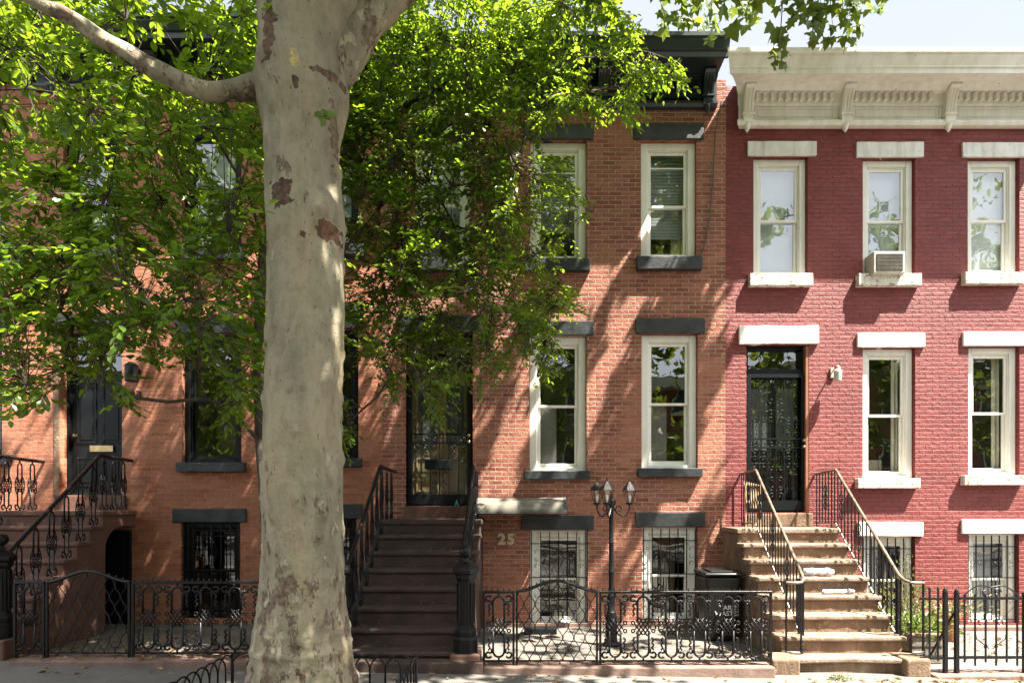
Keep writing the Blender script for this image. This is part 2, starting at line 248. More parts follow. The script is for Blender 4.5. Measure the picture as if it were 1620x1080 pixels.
    add = N(n, 'ShaderNodeMath', operation='SUBTRACT'); n.links.new(k2.outputs['Color'], add.inputs[1]); n.links.new(k1.outputs['Color'], add.inputs[0])
    n2 = bump(n, b, add.outputs[0], 0.8, -0.012, n1)
    wr = N(n, 'ShaderNodeTexNoise', Scale=3.5, Detail=5.0, Roughness=0.6); mw = N(n, 'ShaderNodeMapping'); mw.inputs['Scale'].default_value = (0.9, 0.9, 1.7); n.links.new(O, mw.inputs['Vector']); n.links.new(mw.outputs[0], wr.inputs['Vector'])
    wk = ramp(n, wr.outputs['Fac'], [(0.40, (0, 0, 0)), (0.5, (1, 1, 1)), (0.60, (0, 0, 0))]); bump(n, b, wk.outputs['Color'], 0.3, 0.012, n2)
    return m
M['bark'] = bark_mat(); M['bark_limb'] = bark_mat('flaking_limb_bark', 0.10)

# ---------------------------------------------------------------- mesh helpers
WO = {}
class MB:
    def __init__(s): s.v = []; s.f = []
    def add(s, vs, fs):
        o = len(s.v); s.v += [tuple(x) for x in vs]; s.f += [tuple(i+o for i in f) for f in fs]; return s
    def box(s, x0, x1, y0, y1, z0, z1):
        if x0 > x1: x0, x1 = x1, x0
        if y0 > y1: y0, y1 = y1, y0
        if z0 > z1: z0, z1 = z1, z0
        return s.add([(x0, y0, z0), (x1, y0, z0), (x1, y1, z0), (x0, y1, z0), (x0, y0, z1), (x1, y0, z1), (x1, y1, z1), (x0, y1, z1)],
              [(0, 3, 2, 1), (4, 5, 6, 7), (0, 1, 5, 4), (1, 2, 6, 5), (2, 3, 7, 6), (3, 0, 4, 7)])
    def tube(s, pts, r, n=6, cap=True):
        pts = [Vector(p) for p in pts]; m = len(pts)
        rs = r if isinstance(r, (list, tuple)) else [r]*m
        d0 = (pts[1]-pts[0]).normalized(); up = Vector((0, 1, 0)) if abs(d0.y) < 0.9 else Vector((1, 0, 0))
        u = d0.cross(up).normalized(); vs = []
        for i, p in enumerate(pts):
            d = (pts[min(i+1, m-1)]-pts[max(i-1, 0)])
            if d.length < 1e-9: d = d0
            d = d.normalized(); u = (u - d*u.dot(d)); u = u.normalized() if u.length > 1e-6 else d.orthogonal().normalized(); v = d.cross(u)
            for k in range(n):
                a = 2*math.pi*k/n; vs.append(p + (u*math.cos(a)+v*math.sin(a))*rs[i])
        fs = [(i*n+k, i*n+(k+1) % n, (i+1)*n+(k+1) % n, (i+1)*n+k) for i in range(m-1) for k in range(n)]
        if cap: fs += [tuple(range(n-1, -1, -1)), tuple((m-1)*n+k for k in range(n))]
        return s.add(vs, fs)
    def bar(s, a, b, t=0.01, t2=None):       # square bar
        t2 = t2 or t; a = Vector(a); b = Vector(b); d = (b-a).normalized()
        up = Vector((0, 0, 1)) if abs(d.z) < 0.95 else Vector((0, 1, 0))
        u = d.cross(up).normalized()*t/2; v = u.cross(d).normalized()*t2/2
        return s.add([a-u-v, a+u-v, a+u+v, a-u+v, b-u-v, b+u-v, b+u+v, b-u+v], [(0, 1, 2, 3), (7, 6, 5, 4), (0, 4, 5, 1), (1, 5, 6, 2), (2, 6, 7, 3), (3, 7, 4, 0)])
    def lathe(s, c, prof, n=16, rot=0.0):
        c = Vector(c); vs = []
        for (r, z) in prof:
            for k in range(n):
                a = 2*math.pi*k/n+rot; vs.append(c+Vector((r*math.cos(a), r*math.sin(a), z)))
        m = len(prof)
        fs = [(i*n+k, i*n+(k+1) % n, (i+1)*n+(k+1) % n, (i+1)*n+k) for i in range(m-1) for k in range(n)]
        fs += [tuple(range(n-1, -1, -1)), tuple((m-1)*n+k for k in range(n))]
        return s.add(vs, fs)
    def extrude_x(s, poly, x0, x1):          # poly of (y, z); x0/x1 numbers or functions of y
        f0 = x0 if callable(x0) else (lambda y: x0); f1 = x1 if callable(x1) else (lambda y: x1)
        n = len(poly); vs = [(f0(y), y, z) for y, z in poly]+[(f1(y), y, z) for y, z in poly]
        return s.add(vs, [(i, (i+1) % n, n+(i+1) % n, n+i) for i in range(n)]+[tuple(range(n-1, -1, -1)), tuple(range(n, 2*n))])
    def build(s, name, mat, parent=None, smooth=False, bevel=0, seg=2, kind=None):
        o0 = WO.get(parent.name, Vector()) if parent else Vector()
        me = bpy.data.meshes.new(name); me.from_pydata([(x-o0.x, y-o0.y, z-o0.z) for x, y, z in s.v], [], s.f)
        me.materials.append(M[mat] if isinstance(mat, str) else mat)
        bm = bmesh.new(); bm.from_mesh(me); 
        if len(bm.faces) < 60000: bmesh.ops.recalc_face_normals(bm, faces=bm.faces)
        bm.to_mesh(me); bm.free()
        if smooth:
            me.shade_smooth()
            if smooth != 'full': me.set_sharp_from_angle(angle=R(38))
        me.update()
        o = bpy.data.objects.new(name, me); C.objects.link(o)
        if parent: o.parent = parent; WO[o.name] = o0
        if bevel:
            b = o.modifiers.new('bevel', 'BEVEL'); b.width = bevel; b.segments = seg; b.limit_method = 'ANGLE'; b.angle_limit = R(40)
        if kind: o['kind'] = kind
        return o
def thing(name, label, cat, loc=(0, 0, 0), group=None):
    o = bpy.data.objects.new(name, None); C.objects.link(o); o.location = loc; o.empty_display_size = 0.2
    o['label'] = label; o['category'] = cat
    if group: o['group'] = group
    WO[o.name] = Vector(loc); return o
def tag(o, label, cat, group=None):
    o['label'] = label; o['category'] = cat
    if group: o['group'] = group
    return o
def copy_tree(o, parent=None):
    c = o.copy(); C.objects.link(c)
    if parent: c.parent = parent
    for ch in [x for x in bpy.data.objects if x.parent == o]: copy_tree(ch, c)
    return c
def repeat_part(make, n, step):
    o = make()
    for i in range(1, n):
        c = o.copy(); C.objects.link(c); c.location = Vector(step)*i
    return o
def recentre(o):     # put a single mesh's origin at its base
    me = o.data; xs = [v.co for v in me.vertices]
    c = Vector(((min(v.x for v in xs)+max(v.x for v in xs))/2, (min(v.y for v in xs)+max(v.y for v in xs))/2, min(v.z for v in xs)))
    me.transform(Matrix.Translation(-c)); o.location = c; return o
def spiral(cx, cz, y, r, start, turns, n=14, plane='xz', r1=0.25):
    out = []
    for i in range(n+1):
        t = i/n; a = start+turns*2*math.pi*t; rr = r*(1-(1-r1)*t)
        out.append((cx+rr*math.cos(a), y, cz+rr*math.sin(a)))
    return out

# ---------------------------------------------------------------- houses
def wall_grid(mb, X0, X1, Z0, Z1, th, ops):
    xs = sorted({X0, X1, *[o[0] for o in ops], *[o[1] for o in ops]}); zs = sorted({Z0, Z1, *[o[2] for o in ops], *[o[3] for o in ops]})
    def solid(x, z): return not any(o[0] < x < o[1] and o[2] < z < o[3] for o in ops)
    for i in range(len(xs)-1):
        for j in range(len(zs)-1):
            a, b, c, d = xs[i], xs[i+1], zs[j], zs[j+1]
            if solid((a+b)/2, (c+d)/2):
                mb.add([(a, 0, c), (b, 0, c), (b, 0, d), (a, 0, d)], [(0, 1, 2, 3)])
                mb.add([(a, th, c), (b, th, c), (b, th, d), (a, th, d)], [(3, 2, 1, 0)])
    for a, b, c, d in ops:
        mb.add([(a, 0, c), (a, th, c), (a, th, d), (a, 0, d)], [(0, 1, 2, 3)]); mb.add([(b, 0, c), (b, th, c), (b, th, d), (b, 0, d)], [(3, 2, 1, 0)])
        mb.add([(a, 0, c), (b, 0, c), (b, th, c), (a, th, c)], [(0, 1, 2, 3)]); mb.add([(a, 0, d), (b, 0, d), (b, th, d), (a, th, d)], [(3, 2, 1, 0)])

def rnd_box_stone(mb, x0, x1, y0, y1, z0, z1, seed=0, amp=0.0025, nx=9):
    if nx > 20: amp *= 0.5
    """a slightly irregular stone bar"""
    rr = random.Random(seed); vs = []; 
    for i in range(nx+1):
        x = x0+(x1-x0)*i/nx
        for (y, z) in ((y0, z0), (y1, z0), (y1, z1), (y0, z1)):
            vs.append((x, y+(rr.uniform(-amp, amp) if y == y0 else 0), z+rr.uniform(-amp, amp)))
    fs = [(i*4+k, i*4+(k+1) % 4, i*4+4+(k+1) % 4, i*4+4+k) for i in range(nx) for k in range(4)]+[(0, 3, 2, 1), (nx*4, nx*4+1, nx*4+2, nx*4+3)]
    mb.add(vs, fs)

def fbox(mb, X0, X1, Z0, Z1, y0, y1, wd, wt=None, wb=None):   # rectangular frame
    wt = wt or wd; wb = wb or wd
    mb.box(X0, X0+wd, y0, y1, Z0, Z1); mb.box(X1-wd, X1, y0, y1, Z0, Z1); mb.box(X0+wd, X1-wd, y0+0.0015, y1, Z1-wt, Z1); mb.box(X0+wd, X1-wd, y0+0.0015, y1, Z0, Z0+wb)

def window(house, px0, px1, py0, py1, frame='white', lint=None, sill=None, lmat='dark_stone', smat='dark_stone', fw=0.115, covers=(), bars=False, split=0.5, sash=None, label=None, seed=0, muntin=False):
    X0, X1, Z0, Z1 = XF(px0), XF(px1), ZF(py1), ZF(py0); sash = sash or frame
    mb = MB(); fbox(mb, X0+0.006, X1-0.006, Z0+0.004, Z1-0.004, 0.075, 0.20, fw, fw*0.95, fw*0.45)
    a, b, c, d = X0+fw, X1-fw, Z0+fw*0.45, Z1-fw*0.95
    fbox(mb, a, b, c, d, 0.105, 0.195, 0.022)
    o = mb.build('window', frame, house, bevel=0.006, seg=1)
    if label: o['label'] = label
    a += 0.024; b -= 0.024; c += 0.024; d -= 0.024; zm = c+(d-c)*(1-split)
    s = MB(); fbox(s, a, b, zm-0.02, d, 0.120, 0.150, 0.042, 0.045, 0.038); s.build('sash', sash, o, bevel=0.004, seg=1)
    s = MB(); fbox(s, a, b, c, zm+0.018, 0.154, 0.184, 0.046, 0.038, 0.055); s.build('sash', sash, o, bevel=0.004, seg=1)
    if muntin:
        MB().box(a+0.04, b-0.04, 0.128, 0.142, zm+(d-zm)*muntin, zm+(d-zm)*muntin+0.018).build('glazing_bar', sash, o)
    MB().add([(a+0.03, 0.135, zm-0.01), (b-0.03, 0.135, zm-0.01), (b-0.03, 0.135, d-0.03), (a+0.03, 0.135, d-0.03)], [(0, 1, 2, 3)]).build('pane', ('coated_glass' if py0 > 240 else 'coated_soft') if py0 < 300 else 'glass', o)
    MB().add([(a+0.03, 0.170, c+0.03), (b-0.03, 0.170, c+0.03), (b-0.03, 0.170, zm), (a+0.03, 0.170, zm)], [(0, 1, 2, 3)]).build('pane', ('coated_glass' if py0 > 240 else 'coated_soft') if py0 < 300 else 'glass', o)
    if lint:
        l0, l1, t0, t1 = lint; mb = MB(); rnd_box_stone(mb, XF(l0), XF(l1), -0.035, 0.12, Z1+0.002 if abs(ZF(t1)-Z1) < 0.12 else ZF(t1), ZF(t0), seed); mb.build('lintel', lmat, o, bevel=0.010)
    if sill:
        l0, l1, t0, t1 = sill; mb = MB(); rnd_box_stone(mb, XF(l0, 9.89), XF(l1, 9.89), -0.105, 0.11, ZF(t1, 9.89), Z0+0.003, seed+7); mb.build('sill', smat, o, bevel=0.010)
    for (u0, u1, v0, v1, mt, nm, yy) in covers:
        xa, xb, za, zb = a+(b-a)*u0, a+(b-a)*u1, c+(d-c)*v0, c+(d-c)*v1; mb = MB()
        if nm == 'curtain':
            n = max(8, int((xb-xa)*60)); vs = []
            for i in range(n+1):
                x = xa+(xb-xa)*i/n; y = yy+0.018*math.sin(i*1.35)+0.006*math.sin(i*3.1)
                vs += [(x, y, za), (x+0.01, y+0.01, zb)]
            mb.add(vs, [(2*i, 2*i+2, 2*i+3, 2*i+1) for i in range(n)]); mb.build(nm, mt, o, smooth='full')
        elif nm == 'venetian_blind':
            z = za
            while z < zb: mb.add([(xa, yy, z), (xb, yy, z), (xb, yy+0.014, z+0.020), (xa, yy+0.014, z+0.020)], [(0, 1, 2, 3)]); z += 0.024
            mb.build(nm, mt, o)
        else:
            mb.add([(xa, yy, za), (xb, yy, za), (xb, yy, zb), (xa, yy, zb)], [(0, 1, 2, 3)]); mb.build(nm, mt, o)
    if bars:
        g = MB(); y = 0.045; x0, x1, z0, z1 = X0+0.03, X1-0.03, Z0+0.05, Z1-0.03; nb = 6
        for i in range(nb+1): x = x0+(x1-x0)*i/nb; g.bar((x, y, z0), (x, y, z1), 0.014)
        for fz in (0.0, 0.50, 0.87): z = z0+(z1-z0)*fz; g.bar((x0-0.02, y-0.006, z), (x1+0.02, y-0.006, z), 0.014)
        w = (x1-x0)/nb
        for i in (1, 3, 4):
            for sgn in (-1, 1): g.tube(spiral(x0+w*(i+0.5), z0+(z1-z0)*0.71+0.05*sgn, y, 0.035, math.pi/2*sgn, 0.75*sgn, 10), 0.0045, 4)
        for i in (0, 5):
            cx = x0+w*(i+0.5)
            for (zz, sg) in ((0.62, 1), (0.70, -1), (0.78, 1), (0.20, 1), (0.30, -1)): g.tube(spiral(cx, z0+(z1-z0)*zz, y, 0.04, 0.3*sg, 0.8*sg, 10), 0.0045, 4)
            g.tube([(cx-w*0.4, y, z0+(z1-z0)*0.08), (cx+w*0.4, y, z0+(z1-z0)*0.16)], 0.0045, 4)
        ob = g.build('security_bars', 'iron', o, smooth=True)
    return o

def digits(txt, x, z, h, mat, parent, y=-0.02, depth=0.012, name='house_number', bold=0.012):
    cx = x
    for ch in txt:
        cu = bpy.data.curves.new(name, 'FONT'); cu.body = ch; cu.size = h*1.4; cu.extrude = depth; cu.offset = bold; cu.resolution_u = 3
        t = bpy.data.objects.new('tmp', cu); C.objects.link(t); bpy.context.view_layer.update()
        me = bpy.data.meshes.new_from_object(t.evaluated_get(bpy.context.evaluated_depsgraph_get())); wd = max(v.co.x for v in me.vertices)
        bpy.data.objects.remove(t)
        me.transform(Matrix.Rotation(R(90), 4, 'X')); me.transform(Matrix.Translation(Vector((cx, y, z))-WO.get(parent.name, Vector())))
        me.materials.clear(); me.materials.append(M[mat]); me.name = name
        o = bpy.data.objects.new(name, me); C.objects.link(o); o.parent = parent; cx += wd+h*0.13

def shell(house, X0, X1, ztop, levels, mat):
    MB().box(X0+0.002, X0+0.06, 0.31, 9.0, -0.3, ztop-0.3).box(X1-0.06, X1-0.002, 0.31, 9.0, -0.3, ztop-0.3).build('party_wall', mat, house)
    MB().box(X0+0.002, X1-0.002, 9.0, 9.25, -0.3, ztop-0.3).build('rear_wall', mat, house)
    MB().box(X0+0.002, X1-0.002, 0.31, 9.25, ztop-0.3, ztop-0.2).build('roof', 'roof', house)
    f = MB()
    for z in levels: f.box(X0+0.07, X1-0.07, 0.315, 8.98, z-0.12, z+0.08)
    f.build('floor', 'interior_dark', house)
    MB().box(X0+0.07, X1-0.07, 3.6, 3.7, -0.2, ztop-0.4).build('room_wall', 'interior', house)

def cornice(house, X0, X1, prof, mat, kL=0.0, kR=0.0):
    poly = [(-p, z) for p, z in prof]
    return MB().extrude_x(poly, lambda y: X0+y*kL, lambda y: X1-y*kR).build('cornice', mat, house)

def bracket(cor, x, zb, zt, mat, wd=0.165, pr=0.30):
    h = zt-zb; m = MB()
    pl = [(0.03, 0.0), (0.10, 0.02), (0.145, 0.08), (0.155, 0.18), (0.135, 0.26), (0.15, 0.30), (0.16, 0.42), (0.18, 0.58), (0.21, 0.74), (0.25, 0.87), (pr, 0.93), (pr, 1.0), (0.03, 1.0)]
    m.extrude_x([(-p, zb+t*h) for p, t in pl], x-wd/2, x+wd/2)
    for dx in (-wd*0.30, 0, wd*0.30):
        m.extrude_x([(-p-0.012, zb+t*h) for p, t in pl[5:10]]+[(-p+0.01, zb+t*h) for p, t in reversed(pl[5:10])], x+dx-0.012, x+dx+0.012)
    m.box(x-wd/2-0.015, x+wd/2+0.015, -0.17, -0.03, zb+0.26*h, zb+0.31*h)
    m.lathe((x, -0.085, zb), [(0.004, -0.11), (0.022, -0.085), (0.045, -0.04), (0.06, 0.0), (0.06, 0.02)], 10)
    m.build('bracket', mat, cor, smooth=True, bevel=0.004, seg=1)

# sill, lintel, opening data in photo pixels on the facade plane
# ---- house 25
H25 = thing('brick_house', 'orange brick row house with dark cornice, tall white windows and the number 25', 'house', (XF(605), 0, 0), 'row houses along the street')
ops25 = [(838, 928, 222, 412), (1014, 1102, 222, 409), (655, 744, 222, 412), (837, 928, 531, 745), (1015, 1104, 528, 741), (641, 748, 527, 800), (838, 930, 838, 990), (1016, 1104, 833, 984)]
mb = MB(); wall_grid(mb, XF(605), XF(1148), -0.3, 8.85, 0.30, [(XF(a), XF(b), ZF(d), ZF(c)) for a, b, c, d in ops25]); mb.build('wall', 'brick', H25)
shell(H25, XF(605), XF(1148), 8.95, (-0.1, 1.8, 5.2), 'interior')
BL = ('blind', 'venetian_blind')
window(H25, 838, 928, 222, 412, lint=(827, 939, 198, 218), sill=(829, 934, 413, 427), seed=1, muntin=0.62, covers=[(0, 1, 0.28, 1, 'blind', 'venetian_blind', 0.25)], split=0.52)
window(H25, 1014, 1102, 222, 409, lint=(1002, 1113, 197, 218), sill=(1008, 1112, 410, 425), seed=2, muntin=0.70, covers=[(0, 1, 0.20, 1, 'blind', 'venetian_blind', 0.25), (0.66, 1, 0, 0.22, 'curtain', 'curtain', 0.33)], split=0.52)
window(H25, 655, 744, 222, 412, lint=(645, 755, 198, 218), sill=(648, 751, 413, 427), seed=3, covers=[(0, 1, 0.0, 1, 'shade', 'shade', 0.27)])
window(H25, 837, 928, 531, 745, lint=(829, 939, 508, 528), sill=(830, 934, 746, 758), seed=4, covers=[(0, 0.48, 0, 0.50, 'grey_panel', 'shade', 0.24)], split=0.5)
window(H25, 1015, 1104, 528, 741, lint=(1005, 1115, 504, 526), sill=(1010, 1112, 742, 754), seed=5, covers=[(0, 0.50, 0, 0.50, 'grey_panel', 'shade', 0.24)], split=0.5)
window(H25, 838, 930, 838, 990, lint=(825, 939, 815, 836), seed=6, bars=True, sash='white', covers=[(0.0, 1, 0, 1, 'tan_wood', 'board', 1.2)], split=0.5, label='barred basement window beside the tan number 25')
window(H25, 1016, 1104, 833, 984, lint=(1005, 1115, 810, 831), seed=7, bars=True, covers=[(0.45, 1, 0, 1, 'tan_wood', 'board', 1.0)], split=0.5)
digits('25', XF(788, 9.98), ZF(860), 0.17, 'gold_num', H25)
# dark cornice of 25
def dark_cornice(house, X0, X1, dz, brs, kL=0.0, kR=0.0, dent=True):
    pr = [(0, 8.36), (0.09, 8.36), (0.12, 8.40), (0.12, 8.44), (0.06, 8.46), (0.06, 8.80), (0.14, 8.83), (0.14, 8.86), (0.62, 8.86), (0.62, 8.75), (0.66, 8.75), (0.66, 8.84), (0.69, 8.85), (0.70, 8.87), (0.745, 8.95), (0.75, 8.975), (0.785, 8.98), (0.785, 9.04), (0.0, 9.12)]
    c = cornice(house, X0, X1, [(p, z+dz) for p, z in pr], 'black_cornice', kL, kR)
    for x in brs: bracket(c, x, 8.36+dz, 8.86+dz, 'black_cornice')
    bb = [X0]+list(brs)+[X1]
    for i in range(len(bb)-1):
        a, b = bb[i]+0.12, bb[i+1]-0.12
        if b-a < 0.4: continue
        m = MB(); fbox(m, a, b, 8.48+dz, 8.68+dz, -0.085, -0.055, 0.03); m.build('frieze_panel', 'black_cornice', c, bevel=0.006, seg=1)
        repeat_part(lambda: MB().box(a, a+0.055, -0.13, -0.055, 8.71+dz, 8.82+dz).build('dentil', 'black_cornice', c), int((b-a)/0.11), (0.11, 0, 0))
    return c
dark_cornice(H25, XF(605), 2.98, 0, [XF(1121, 9.85), 1.15, -0.6, XF(622, 9.85)])

# ---- house 23
H23 = thing('brick_house', 'brick row house behind the trees with black windows, black door and the number 23', 'house', (XF(60), 0, 0), 'row houses along the street')
ops23 = [(95, 193, 524, 783), (288, 382, 528, 732), (475, 567, 520, 725), (288, 382, 205, 395), (475, 567, 200, 390), (100, 190, 207, 397), (286, 380, 826, 978), (474, 564, 820, 975)]
mb = MB(); wall_grid(mb, XF(60)+0.001, XF(605)-0.001, -0.3, 8.95, 0.30, [(XF(a), XF(b), ZF(d), ZF(c)) for a, b, c, d in ops23]); mb.build('wall', 'brick_orange', H23)
shell(H23, XF(60), XF(605), 9.15, (-0.05, 1.9, 5.4), 'interior')
kw = dict(frame='black_wood', fw=0.09)
window(H23, 288, 382, 528, 732, lint=(278, 390, 505, 526), sill=(277, 385, 733, 746), seed=11, covers=[(0, 1, 0, 0.5, 'interior', 'shade', 0.9)], **kw)
window(H23, 475, 567, 520, 725, lint=(464, 576, 482, 516), sill=(466, 571, 726, 738), seed=12, **kw)
window(H23, 288, 382, 205, 395, lint=(278, 390, 182, 203), sill=(277, 388, 396, 409), seed=13, covers=[(0, 1, 0.3, 1, 'shade', 'shade', 0.27)], **kw)
window(H23, 475, 567, 200, 390, lint=(464, 576, 178, 198), sill=(466, 575, 391, 405), seed=14, covers=[(0, 1, 0.3, 1, 'shade', 'shade', 0.27)], **kw)
window(H23, 100, 190, 207, 397, lint=(90, 200, 184, 205), sill=(90, 200, 398, 411), seed=15, **kw)
window(H23, 286, 380, 826, 978, lint=(274, 390, 804, 825), seed=16, bars=True, **kw)
window(H23, 474, 564, 820, 975, lint=(462, 573, 797, 818), seed=17, bars=True, **kw)
digits('23', XF(206, 9.98), ZF(630), 0.12, 'iron', H23, bold=0.004)
dark_cornice(H23, XF(60), XF(605)-0.004, 0.28, [XF(80, 9.85), -6.0, -4.2, XF(592, 9.85)])
# front door of 23
ddoor = MB(); x0, x1, z0, z1 = XF(98), XF(191), ZF(783), ZF(590)
ddoor.box(x0, x1, 0.20, 0.25, z0+0.02, z1)
for (a, b) in ((x0+0.10, (x0+x1)/2-0.05), ((x0+x1)/2+0.05, x1-0.10)):
    for (c, d) in ((z0+0.15, z0+0.62), (z0+0.85, z1-0.12)):
        fbox(ddoor, a, b, c, d, 0.185, 0.203, 0.025); ddoor.box(a+0.06, b-0.06, 0.190, 0.203, c+0.06, d-0.06)
DR = ddoor.build('front_door', 'black_wood', H23, bevel=0.006, seg=1)
m = MB(); fbox(m, XF(95)+0.005, XF(193)-0.005, z0, ZF(524)-0.005, 0.14, 0.26, 0.035); m.box(x0, x1, 0.16, 0.26, z1+0.002, z1+0.07); m.build('door_frame', 'black_wood', DR, bevel=0.005, seg=1)
MB().add([(x0+0.03, 0.2, z1+0.07), (x1-0.03, 0.2, z1+0.07), (x1-0.03, 0.2, ZF(524)-0.03), (x0+0.03, 0.2, ZF(524)-0.03)], [(0, 1, 2, 3)]).build('transom_pane', 'glass', DR)
MB().box(XF(144, 10.2), XF(181, 10.2), 0.165, 0.186, ZF(713), ZF(703)).build('mail_slot', 'brass', DR, bevel=0.004)
MB().lathe((x0+0.09, 0.16, z0+0.98), [(0.03, -0.02), (0.035, 0), (0.03, 0.02)], 10).build('door_knob', 'brass', DR)
m = MB(); rnd_box_stone(m, XF(83), XF(205), -0.05, 0.1, ZF(522), ZF(496), 31); m.build('lintel', 'dark_stone', DR, bevel=0.01)
MB().box(XF(86), XF(94), -0.012, 0.05, z0, ZF(524)).build('door_jamb', 'brownstone_tan', DR, bevel=0.004)

# ---- house at the far left (mostly out of view)
H21 = thing('brick_house', 'brick row house whose edge shows at the far left, dark cornice slightly higher', 'house', (-11.5, 0, 0), 'row houses along the street')
mb = MB(); wall_grid(mb, -11.5, XF(60)-0.001, -0.3, 9.1, 0.30, [(-9.42, XF(3), ZF(720), ZF(518)), (-9.42, XF(3), ZF(395), ZF(200))]); mb.build('wall', 'brick_orange', H21)
shell(H21, -11.5, XF(60), 9.3, (2.0, 5.5), 'interior')
window(H21, XF(0)*0+CX-9.42*98, 3, 518, 720, lint=(-90, 14, 495, 516), sill=(-90, 10, 721, 735), seed=21, **kw)
window(H21, CX-9.42*98, 3, 200, 395, lint=(-90, 14, 178, 198), sill=(-90, 10, 396, 409), seed=22, **kw)
dark_cornice(H21, -11.5, XF(60)-0.004, 0.42, [XF(26, 9.85), -9.6])

# ---- red house
HR = thing('brick_house', 'red painted brick row house with white cornice, white lintels and white windows', 'house', (XF(1148), 0, 0), 'row houses along the street')
opsR = [(1192, 1278, 248, 436), (1365, 1448, 250, 436), (1531, 1613, 250, 434), (1181, 1280, 545, 810), (1365, 1448, 550, 757), (1532, 1613, 548, 752), (1365, 1448, 848, 985), (1532, 1612, 844, 985)]
mb = MB(); wall_grid(mb, XF(1148)+0.001, 8.67, -0.3, 8.75, 0.30, [(XF(a), XF(b), ZF(d), ZF(c)) for a, b, c, d in opsR]); mb.build('wall', 'brick_red', HR)
shell(HR, XF(1148), 8.67, 8.85, (-0.1, 1.66, 5.1), 'interior')
kr = dict(frame='white', lmat='white_stone', smat='peel', fw=0.10)
window(HR, 1192, 1278, 248, 436, lint=(1182, 1291, 225, 247), sill=(1187, 1287, 437, 451), seed=41, covers=[(0, 1, 0, 1, 'shade', 'shade', 0.24)], **kr)
window(HR, 1365, 1448, 250, 436, lint=(1354, 1460, 226, 248), sill=(1359, 1459, 437, 451), seed=42, covers=[(0, 1, 0, 1, 'shade', 'shade', 0.24)], **kr)
window(HR, 1531, 1613, 250, 434, lint=(1521, 1624, 227, 249), sill=(1528, 1622, 435, 448), seed=43, covers=[(0, 1, 0, 1, 'blind', 'shade', 0.24)], **kr)
window(HR, 1365, 1448, 550, 757, lint=(1355, 1462, 527, 549), sill=(1358, 1457, 758, 772), seed=44, covers=[(0.83, 1, 0, 1, 'curtain', 'curtain', 0.30), (0.05, 0.8, 0.0, 0.14, 'curtain', 'curtain', 0.55)], **kr)
window(HR, 1532, 1613, 548, 752, lint=(1522, 1627, 525, 546), sill=(1527, 1624, 753, 767), seed=45, covers=[(0.80, 1, 0, 1, 'curtain', 'curtain', 0.30)], **kr)
window(HR, 1365, 1448, 848, 985, lint=(1356, 1459, 825, 846), seed=46, bars=True, covers=[(0, 0.5, 0, 1, 'blind', 'curtain', 0.35)], **kr)
window(HR, 1532, 1612, 844, 985, lint=(1520, 1625, 821, 842), seed=47, bars=True, covers=[(0, 1, 0.0, 1, 'blind', 'shade', 0.45)], **kr)
prR = [(0, 8.06), (0.10, 8.06), (0.13, 8.09), (0.13, 8.13), (0.06, 8.15), (0.06, 8.38), (0.10, 8.40), (0.10, 8.55), (0.17, 8.57), (0.22, 8.61), (0.30, 8.62), (0.33, 8.62), (0.33, 8.60), (0.46, 8.60), (0.46, 8.575), (0.63, 8.565), (0.63, 8.50), (0.665, 8.50), (0.665, 8.575), (0.69, 8.58), (0.69, 8.60), (0.70, 8.62), (0.745, 8.70), (0.75, 8.735), (0.785, 8.74), (0.785, 8.80), (0.0, 8.90)]
cR = cornice(HR, 3.36, 8.67, prR, 'cream', kL=0.55)
BX = [3.46, 5.03, 6.68, 8.33]
for x in BX: bracket(cR, x, 8.06, 8.62, 'cream', 0.165, 0.30)
for i in range(3):
    a, b = BX[i]+0.12, BX[i+1]-0.12
    m = MB(); fbox(m, a, b, 8.17, 8.36, -0.078, -0.055, 0.022); fbox(m, a+0.06, b-0.06, 8.21, 8.32, -0.072, -0.055, 0.014); m.build('frieze_panel', 'cream', cR, bevel=0.004, seg=1)
    repeat_part(lambda: MB().box(a, a+0.055, -0.17, -0.095, 8.43, 8.545).build('dentil', 'cream', cR, bevel=0.005, seg=1), int((b-a)/0.118), (0.118, 0, 0))

